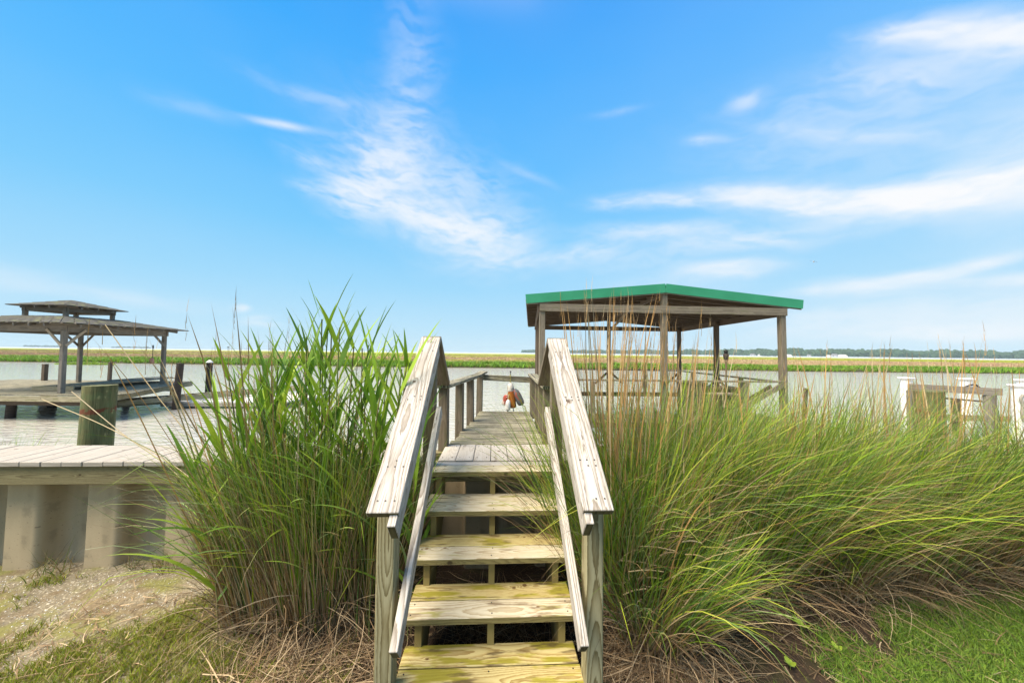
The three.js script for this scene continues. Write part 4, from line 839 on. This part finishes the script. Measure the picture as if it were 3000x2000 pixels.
// A tussock of cordgrass: blades, straw, stalks and a skirt of dead blades; wind = [x, z] pull of the tips.
function tussock(label, cx, cz, R, o) {
  const gy = groundY(cx, cz), t = thing('cordgrass_clump', label, 'grass clump', [cx, gy, cz], 0, o.group), W = o.wind ?? [0, 0];
  const green = new Blades(), dry = new Blades(), dead = new Blades(), stalk = new Blades();
  const spot = (k = 1) => { const a = G() * 6.2832, r = R * Math.sqrt(G()) * k; return [Math.cos(a) * r, Math.sin(a) * r * (o.squash ?? .7), a, r / R]; };
  const head = (a, q, amt) => { const dx = Math.cos(a) * (.25 + q) + W[0] + (G() - .5) * amt, dz = Math.sin(a) * (.25 + q) + W[1] + (G() - .5) * amt; return Math.atan2(dz, dx); };
  const H = o.h * (o.group === RG ? 1.1 : 1);
  for (let i = 0; i < o.n * .60; i++) {
    const [x, z, a, q] = spot(), len = H * (.62 + G() * .55), b = G(), sp = o.splay ?? 1;
    const col = vary(G() < (o.blue ?? .2) ? pick(BLUEGREEN) : pick(GREENS), .3);
    green.add(x, (G() - .5) * .02, z, head(a, q, 2.1), (.04 + q * .20 + G() * .12) * sp + (o.lean ?? 0), (.15 + b * b * 1.55) * (o.droop ?? 1), len, .0055 + G() * .0062, col, { pow: (o.pow ?? 1.35) + G() * .6, sway: (G() - .5) * 1.3, kink: G() < .14 ? .35 + G() * .45 : 0, kinka: (G() - .3) * 1.3, twist: (G() - .5) * 2.4, twist2: (G() - .5) * 2, seg: 8, tipc: G() < .22 ? vary(pick(STRAWS)) : undefined, basec: G() < .6 ? vary(pick(STRAWS), .3) : undefined, baset: .12 + G() * .3 });
  }
  for (let i = 0; i < o.n * (o.dry ?? .38); i++) {
    const [x, z, a, q] = spot();
    dry.add(x, 0, z, head(a, q, 1.6), .05 + (q * .25 + G() * .2) * (o.splay ?? 1) + (o.lean ?? 0), (.1 + G() * .9) * (o.splay ?? 1), H * (.4 + G() * .6), .0035 + G() * .003, vary(pick(STRAWS)), { sway: (G() - .5), twist: G() * 3, seg: 7 });
  }
  for (let i = 0; i < o.n * .65 * (o.thatch ?? .3); i++) {            // dead skirt round the foot
    const [x, z, a, q] = spot(1.15), up = G() < .55;
    if (up) dead.add(x, 0, z, a + (G() - .5) * 1.6, .1 + G() * .6, .2 + G() * .9, .15 + G() * .38, .004 + G() * .004, vary(pick(DEADS)), { seg: 5, sway: (G() - .5) * 2, twist: G() * 3 });
    else dead.add(x, .02 + G() * .18, z, a + (G() - .5) * 1.4, .7 + G() * .6, .8 + G() * 1.2, .25 + G() * .5, .003 + G() * .004, vary(pick(DEADS)), { seg: 7, sway: (G() - .5) * 2.4, twist: G() * 3, floor: -.012 });
  }
  for (let i = 0; i < (o.stalks ?? 0); i++) {
    const [x, z, a, q] = spot(o.stalkR ?? .9), len = (o.stalkH ?? 1.7) * (.78 + G() * .3), col = vary(pick([STRAWS[0], STRAWS[5], STRAWS[5], STRAWS[3]]), .2);
    const e = stalk.add(x + (o.stalkX ?? 0), 0, z, head(a, q, 2.2), .02 + G() * (o.stalkLean ?? .10), (o.stalkBend ?? .16) * G() * 1.6, len, .0088, col, { seg: 8, tip: .3, pow: 2.2, twist: G() * 3 });
    
    if (G() < .7) seedHead(stalk, e, 0, col, .16 + G() * .14);
  }
  part(t, 'blades', green.geo(), M.blade); part(t, 'straw', dry.geo(), M.straw); part(t, 'dead_skirt', dead.geo(), M.straw);
  if (stalk.k) part(t, 'seed_stalks', stalk.geo(), M.straw);
  for (const k of t.children) k.userData.kind = 'stuff';
  return t;
}
tussock('arching green cordgrass at the left edge of the left clump', -1.50, -2.42, .24, { n: 1300, h: 1.42, splay: .5, pow: 2.3, wind: [-.4, .1], stalks: 46, stalkH: 1.95, stalkLean: .34, stalkBend: .2, droop: 1.15, dry: .55, group: LG });
tussock('thin arching blades reaching left over the sheet piling', -1.62, -2.46, .12, { n: 150, h: 1.25, splay: 1.6, wind: [-1.6, .1], droop: 1.3, dry: .2, thatch: .1, group: LG });
tussock('dense cordgrass in the middle of the left clump below the reeds', -1.18, -2.40, .28, { n: 2000, h: 1.32, splay: .5, pow: 2, wind: [-.05, .1], stalks: 24, stalkH: 1.7, droop: .55, dry: .6, thatch: .45, group: LG });
tussock('green cordgrass tucked against the left stair rail', -.90, -2.45, .22, { n: 1500, h: 1.15, splay: .6, pow: 2, wind: [.12, .15], stalks: 8, stalkH: 1.5, droop: .8, dry: .5, thatch: .4, group: LG });
tussock('brown-stalked cordgrass directly right of the stair rail', .86, -2.42, .26, { n: 1500, h: 1.36, wind: [-.12, .10], stalks: 34, stalkH: 2.05, stalkBend: .14, droop: .9, thatch: .5, group: RG });
tussock('bunch of orange-tan seed stalks rising beside the right handrail top', .80, -2.52, .10, { n: 160, h: 1.2, stalks: 60, stalkH: 2.15, stalkBend: .12, stalkR: 1.3, thatch: .2, group: RG });
tussock('tall cordgrass with bunched tan seed stalks before the boathouse', 1.25, -2.62, .30, { n: 2100, h: 1.5, wind: [.3, .1], stalks: 46, stalkH: 2.0, stalkBend: .16, thatch: .4, group: RG });
tussock('leaning cordgrass with cut straw ends right of the right stair post', 1.06, -2.14, .24, { n: 1300, h: .86, wind: [.8, .15], lean: .12, stalks: 6, stalkH: 1.3, stalkBend: .4, droop: 1.15, thatch: .8, group: RG });
tussock('bright green arching cordgrass in the middle of the right bank', 1.95, -2.58, .34, { n: 2500, h: 1.38, wind: [.5, .12], stalks: 22, stalkH: 1.65, droop: 1.1, thatch: .35, group: RG });
tussock('cordgrass behind the middle of the right bank below the boathouse post', 2.40, -2.72, .32, { n: 2100, h: 1.42, wind: [.25, .05], stalks: 22, stalkH: 1.68, thatch: .3, group: RG });
tussock('sweeping yellow-green cordgrass over the bare soil', 2.62, -2.58, .30, { n: 2000, h: 1.12, wind: [.35, .2], stalks: 8, stalkH: 1.6, droop: 1.25, thatch: .55, blue: .1, group: RG });
tussock('cordgrass with a brown base under the thick green piling', 3.25, -2.66, .34, { n: 2300, h: 1.28, wind: [-.1, .2], stalks: 26, stalkH: 1.75, droop: 1.05, thatch: .45, group: RG });
tussock('cordgrass with tall thin stalks before the grey dock frame', 3.85, -2.72, .32, { n: 2100, h: 1.28, wind: [-.15, .15], stalks: 24, stalkH: 1.95, droop: 1.0, thatch: .45, blue: .4, group: RG });
tussock('cordgrass rising behind the seed stalks before the boathouse', 1.62, -2.80, .28, { n: 1900, h: 1.5, wind: [.15, 0], splay: .8, stalks: 30, stalkH: 1.85, thatch: .2, group: RG });
tussock('cordgrass in the back row left of the thick green piling', 2.95, -2.82, .28, { n: 1700, h: 1.42, wind: [.1, 0], splay: .8, stalks: 22, stalkH: 1.8, thatch: .2, group: RG });
tussock('blue-green cordgrass at the right edge of the bank', 4.45, -2.66, .36, { n: 2100, h: 1.32, wind: [-.35, .2], stalks: 16, stalkH: 1.9, droop: 1.0, thatch: .5, blue: .6, group: RG });
tussock('outermost cordgrass clump past the right picture edge', 5.15, -2.65, .38, { n: 1500, h: 1.3, wind: [-.3, .1], stalks: 10, stalkH: 1.8, thatch: .3, blue: .5, group: RG });

// ---------------------------------------------------------------- reeds with broad leaves
{
  const tops = [], env = [[-1.95, 1.72], [-1.6, 2.02], [-1.25, 2.2], [-.9, 2.12], [-.6, 1.95], [-.42, 1.8]];
  for (let i = 0; i < 50; i++) {
    const x = mix(-1.88, -.44, (i + G()) / 50); let k = 0; while (k < env.length - 2 && x > env[k + 1][0]) k++;
    const top = mix(env[k][1], env[k + 1][1], (x - env[k][0]) / (env[k + 1][0] - env[k][0]));
    tops.push([x, top - .16 - Math.pow(G(), 1.4) * .85]);
  }
  tops.forEach(([tx, h], i) => {
    const bx = mix(-1.16, tx, tx > -.5 ? .86 : .74) + (G() - .5) * .12, bz = -2.36 + (G() - .5) * .34, x = bx, y = groundY(bx, bz);
    const t = thing('reed', 'tall green reed with broad pointed leaves rising from the left clump', 'reed', [x, y, bz], 0, 'broad-leaved reeds in the left clump');
    const az = Math.atan2((G() - .5) * .6, tx - bx), lean = Math.min(.22, Math.abs(tx - bx) / h), curve = [];
    for (let k = 0; k <= 6; k++) { const s = k / 6; curve.push(new THREE.Vector3(Math.cos(az) * lean * h * s * s, h * s, Math.sin(az) * lean * h * s * s)); }
    const cv = new THREE.CatmullRomCurve3(curve), col = vary(pick([[.12, .18, .04], [.17, .20, .06], [.24, .20, .08]]), .2);
    const sg = new THREE.TubeGeometry(cv, 8, .0042, 5); sg.setAttribute('color', new THREE.Float32BufferAttribute(new Float32Array(sg.attributes.position.count * 3).map((_, q) => col[q % 3]), 3));
    part(t, 'stem', sg, M.straw);
    const n = 10 + Math.floor(G() * 4); let side = G() * 6.28;
    for (let k = 0; k < n; k++) {
      const s = .26 + .72 * k / (n - 1), p = cv.getPoint(Math.min(.995, s)), B = new Blades(), high = k / (n - 1);
      side += Math.PI + (G() - .5) * 1.3;
      const len = (k === n - 1 ? .34 : .40 + G() * .28) * (1 - .12 * high), lc = vary(pick([[.20, .36, .02], [.28, .44, .025], [.13, .26, .025], [.36, .50, .04]]), .2);
      let a2 = side; if (Math.abs(Math.sin(a2)) > .75) a2 += .7;
      B.add(p.x, p.y, p.z, a2, mix(.55, .16, high) + G() * .22, mix(.85, .25, high) * (.4 + G()), len, .026 + G() * .016, lc, { leaf: true, seg: 9, pow: 1.6, twist: (G() - .5) * 1.4, twist2: (G() - .5) * .9, sway: (G() - .5) * .3 });
      part(t, 'leaf', B.geo(), M.blade);
    }
  });
}
// long fallen and leaning stalks that stand out on the left
{
  const tubeBetween = (pts, r) => new THREE.TubeGeometry(new THREE.CatmullRomCurve3(pts.map((p) => new THREE.Vector3(...p))), 24, r, 5);
  const m = (c) => new THREE.MeshStandardMaterial({ color: new THREE.Color().setRGB(...c), roughness: .75 });
  const S = [
    ['long pale dry stalk lying across the sand at the bottom left', [[-1.55, .035, -1.98], [-1.20, .03, -1.83], [-1.62, .03, -1.72], [-2.30, .025, -1.58]].map((p, i) => i === 1 ? [-1.35, .05, -1.93] : p), .0038, [.44, .33, .19]],
    ['dry straw stalk leaning far left across the seawall cap', [[-1.55, .35, -2.45], [-2.1, .85, -2.55], [-2.75, 1.18, -2.65], [-3.35, 1.40, -2.72]], .0032, [.46, .36, .20]],
    ['upper dry stalk leaning left across the gazebo dock', [[-1.5, .5, -2.4], [-1.95, 1.05, -2.45], [-2.35, 1.48, -2.5], [-2.75, 1.95, -2.55]], .003, [.46, .34, .17]],
    ['dry stalk leaning left in front of the thick green piling', [[-1.6, .4, -2.4], [-2.15, .95, -2.45], [-2.55, 1.2, -2.5], [-2.95, 1.48, -2.55]], .003, [.48, .38, .22]],
  ];
  for (const [label, pts, r, c] of S) single('dry_stalk', tubeBetween(pts, r), m(c), label, 'dry stalk');
}

// ---------------------------------------------------------------- ground cover
function tuftGeo(n, h, w, spread, seg, cols, flop) {
  const B = new Blades();
  for (let i = 0; i < n; i++) B.add((G() - .5) * spread, 0, (G() - .5) * spread, G() * 6.28, .1 + G() * flop, .2 + G() * .9, h * (.5 + G() * .7), w * (.7 + G() * .6), vary(pick(cols), .25), { seg, twist: G() * 3 });
  return B.geo();
}
function scatter(name, label, category, geos, mat, list, group) {
  geos.forEach((g, k) => {
    const l = list.filter((_, i) => i % geos.length === k), im = new THREE.InstancedMesh(g, mat, l.length), m4 = new THREE.Matrix4(), q = new THREE.Quaternion(), e = new THREE.Euler(), c = new THREE.Color();
    l.forEach(([x, y, z, s, sy, col], i) => { e.set(0, (x * 57.3 + z * 91.7) % 6.28, 0); q.setFromEuler(e); m4.compose(new THREE.Vector3(x, y, z), q, new THREE.Vector3(s, sy ?? s, s)); im.setMatrixAt(i, m4); if (col) { c.setRGB(...col); im.setColorAt(i, c); } });
    im.name = numbered(name); im.castShadow = im.receiveShadow = true; tag(im, label, category, group, 'stuff'); scene.add(im);
  });
}
{
  const lawnCols = [[.15, .27, .02], [.21, .34, .025], [.10, .20, .02], [.28, .37, .05]], lawn = [];
  for (let i = 0; i < 30000; i++) { const x = .9 + G() * 4.6, z = -2.7 + G() * 2.2, k = lawnAt(x, z); if (G() < k * k * .95 + .012) lawn.push([x, groundY(x, z) - .004, z, .6 + G() * .8]); }
  scatter('lawn', 'short bright green lawn in the bottom right corner', 'lawn', [0, 1, 2].map(() => tuftGeo(12, .055, .0040, .06, 3, lawnCols, .8)), M.blade, lawn, 'lawn grass');
  const sparse = [], cols = [[.28, .34, .02], [.38, .42, .04], [.19, .27, .02], [.36, .28, .12]];
  for (let i = 0; i < 26000; i++) { const x = -4.6 + G() * 4.0, z = -2.92 + G() * 2.0, k = smooth(.42, .62, fbm(x * 2.1 + 60, z * 2.6 + 4, 4, .6)) + .7 * smooth(-2.5, -1.9, z) * smooth(.40, .58, fbm(x * 4.5 + 6, z * 4.5, 4, .6)); if (G() < k * .9 && x < -.75) sparse.push([x, groundY(x, z) - .003, z, .5 + G() * .8]); }
  scatter('sparse_grass', 'thin yellow-green grass sprouting from the sand', 'grass', [0, 1, 2].map(() => tuftGeo(8, .062, .0040, .06, 3, cols, .7)), M.blade, sparse, 'sparse sand grass');
  const foot = []; for (const x of [-3.62, -3.55, -3.46, -2.98, -2.92, -2.76, -2.70, -2.66, -2.6, -2.35]) foot.push([x, groundY(x, -3) + .0, -3.04 + G() * .1, .8 + G() * .7]);
  scatter('wall_weeds', 'small weeds growing at the foot of the sheet piling', 'weeds', [tuftGeo(14, .16, .004, .10, 5, [[.13, .19, .03], [.20, .23, .05], [.28, .22, .1]], .6)], M.blade, foot, 'weeds at the wall foot');
  // shell and gravel bits on the sand
  const bits = []; for (let i = 0; i < 9000; i++) { const x = -4.6 + G() * 3.9, z = -2.95 + G() * 1.7, k = .25 + G() * .5; bits.push([x, groundY(x, z), z, .0018 + G() * G() * .006, undefined, [k, k * .94, k * .82]]); }
  scatter('shell_grit', 'pale shell grit and pebbles on the sand at the left', 'gravel', [new THREE.OctahedronGeometry(1, 0)], new THREE.MeshStandardMaterial({ color: 0xffffff, roughness: .8 }), bits, 'shell grit');
  // fallen straw on the ground
  const L = new Blades();
  const lay = (n, fx, fz, len) => { for (let i = 0; i < n; i++) { const x = fx(), z = fz(x), y = groundY(x, z) + .004 + G() * G() * .05; L.add(x, y, z, G() * 6.28, 1.35 + G() * .25, (G() - .35) * .45, len * (.35 + G()), .0032 + G() * .0035, vary(pick(DEADS), .3), { seg: 4, sway: (G() - .5) * 1.6, twist: (G() - .5), floor: groundY(x, z) + .003 }); } };
  const gauss = () => (G() + G() + G() - 1.5) / 1.5;
  lay(1700, () => -1.05 + gauss() * .55, () => -2.08 + gauss() * .42, .28);
  lay(500, () => -2.4 + gauss() * 1.3, () => -2.2 + gauss() * .7, .14);
  lay(1400, () => 1.0 + gauss() * .55, () => -1.98 + gauss() * .36, .3);
  lay(2000, () => 2.7 + gauss() * 2.0, (x) => -2.38 - Math.min(.2, Math.max(0, x - 1.8) * .12) + gauss() * .30, .26);
  lay(900, () => 0 + gauss() * .6, () => -2.4 + gauss() * .5, .25);
  lay(350, () => 2.4 + gauss() * 1.8, () => -1.95 + gauss() * .4, .16);
  tag(part(scene, 'fallen_straw', L.geo(), M.straw), 'matted brown fallen straw under the grass clumps', 'straw litter', undefined, 'stuff');
  // cut straw ends beside the right stair post
  const C = [[.42, .31, .16], [.50, .39, .23], [.34, .24, .12]];
  for (let i = 0; i < 40; i++) {
    const x = .78 + G() * .75, z = -1.98 - G() * .25, y = .12 + G() * .55, a = -.1 + (G() - .5) * .9, len = .12 + G() * .22;
    const d = [Math.cos(a) * .9, (G() - .35) * .7, Math.sin(a) * .5 + .15];
    const p = [new THREE.Vector3(x, y, z), new THREE.Vector3(x + d[0] * len * .5, y + d[1] * len * .5 + .01, z + d[2] * len * .5), new THREE.Vector3(x + d[0] * len, y + d[1] * len, z + d[2] * len)];
    single('cut_straw', new THREE.TubeGeometry(new THREE.CatmullRomCurve3(p), 5, .003 + G() * .0018, 5), new THREE.MeshStandardMaterial({ color: new THREE.Color().setRGB(...vary(pick(C), .15)), roughness: .8 }), 'pale cut straw sticking out of the grass right of the stair post', 'cut straw', 'cut straws by the right post');
  }
  // seedlings with rounded leaves on the bare soil
  const lm = new THREE.MeshPhysicalMaterial({ color: new THREE.Color().setRGB(.30, .42, .03), roughness: .6, transmission: .3, thickness: 0, side: THREE.DoubleSide }), ls = new THREE.Shape(); ls.moveTo(0, 0); ls.bezierCurveTo(.022, .006, .026, .03, .008, .05); ls.lineTo(0, .054); ls.lineTo(-.008, .05); ls.bezierCurveTo(-.026, .03, -.022, .006, 0, 0);
  const lg = new THREE.ShapeGeometry(ls, 4); lg.rotateX(-Math.PI / 2 + .5);
  for (const [label, x, z, s] of [['yellow-green seedling low on the soil in the middle of the bank', 2.02, -2.18, 1], ['yellow-green seedling under the sweeping grass at the right', 3.05, -2.47, 1], ['tiny seedling on the bare soil left of the lawn', 2.10, -2.02, .7], ['tiny pale seedling nearest to the lawn edge', 1.72, -1.93, .7]]) {
    const t = thing('seedling', label, 'seedling', [x, groundY(x, z) - .002, z]); t.scale.setScalar(s);
    part(t, 'stem', new THREE.CylinderGeometry(.0015, .002, .05, 5), lm, [0, .025, 0]);
    for (let k = 0; k < 5; k++) part(t, 'leaf', lg, lm, [0, .05 - k * .005, 0], [0, k * 1.3 + G(), (G() - .5) * .3]);
  }
  // water-edge grass behind the cap at the far left
  const edge = []; for (let i = 0; i < 26; i++) edge.push([-5.45 + G() * .5, -.1, -3.75 - G() * .4, .72 + G() * .25]);
  scatter('bank_grass', 'small green grass tuft behind the seawall cap at the left edge', 'grass', [tuftGeo(16, 1.1, .007, .12, 6, GREENS, .18)], M.blade, edge, 'bank grass tuft');
}
// ---------------------------------------------------------------- marsh grass on the far shore
{
  const g1 = [0, 1].map(() => tuftGeo(18, 1.0, .085, .55, 3, [[1, 1, 1], [.75, .8, .8], [1.15, 1.1, 1]], .22)), g2 = [0, 1].map(() => tuftGeo(14, .42, .09, .9, 2, [[1, 1, 1], [.8, .8, .8], [1.15, 1.12, 1.1]], .5));
  const edge = [], back = [];
  for (let i = 0; i < 15000; i++) { const x = -170 + G() * 350, q = Math.pow(G(), 1.5) * 7.5, z = shoreZ(x) - .1 - q, k = .75 + .5 * G(), lush = fbm(x * .12, q * .4, 3); edge.push([x, mix(-.95, -.48, smooth(0, 2, q)), z, .9 + G() * .5, (.75 + G() * .4) * (.48 + lush * .36) * (1 - .35 * smooth(3, 7, q)), G() < .08 + .4 * smooth(4, 7, q) ? [.36 * k, .34 * k, .07 * k] : [.19 * k, .36 * k, .02 * k]]); }
  for (let i = 0; i < 34000; i++) {
    const u = Math.pow(G(), 1.4), d = 67 + u * 190, x = (G() - .5) * 2 * (d * 1.75 + 20) + 20, z = -d + shoreZ(x) + 62, k = .75 + .5 * G(), gr = smooth(.50, .62, fbm(x * .010 + 3, d * .045, 4) + smooth(115, 190, d) * .24 - .10);
    const tan = fbm(x * .02 + 60, d * .09, 3) > .52 ? [.42, .29, .19] : [.44, .35, .19];
    const col = G() < gr ? [.34 * k, .37 * k, .06 * k] : tan.map((v) => v * k);
    back.push([x, mix(-.47, -.25, smooth(110, 200, d)), z, 1 + u * 1.2, .8 + G() * .5, col]);
  }
  scatter('marsh_edge_grass', 'bright green marsh grass along the far water edge', 'marsh grass', g1, M.blade, edge, 'marsh edge grass');
  scatter('marsh_grass', 'tan and yellow-green marsh grass across the far flats', 'marsh grass', g2, M.straw, back, 'marsh flats grass');
  const isle = []; for (let i = 0; i < 420; i++) { const a = G() * 6.28, r = Math.sqrt(G()), [x, z] = seen(-70.5 + Math.cos(a) * r * 4.6, 56.5 + Math.sin(a) * r * 1.2), k = .8 + G() * .4; isle.push([x, -1.1, z, .7 + G() * .4, .55 * (1.1 - r * .6), [.24 * k, .38 * k, .03 * k]]); }
  scatter('marsh_islet', 'small low islet of green marsh grass in the water at left', 'marsh grass', [g1[0]], M.blade, isle, 'marsh islet');
}
renderer.render(scene, camera);
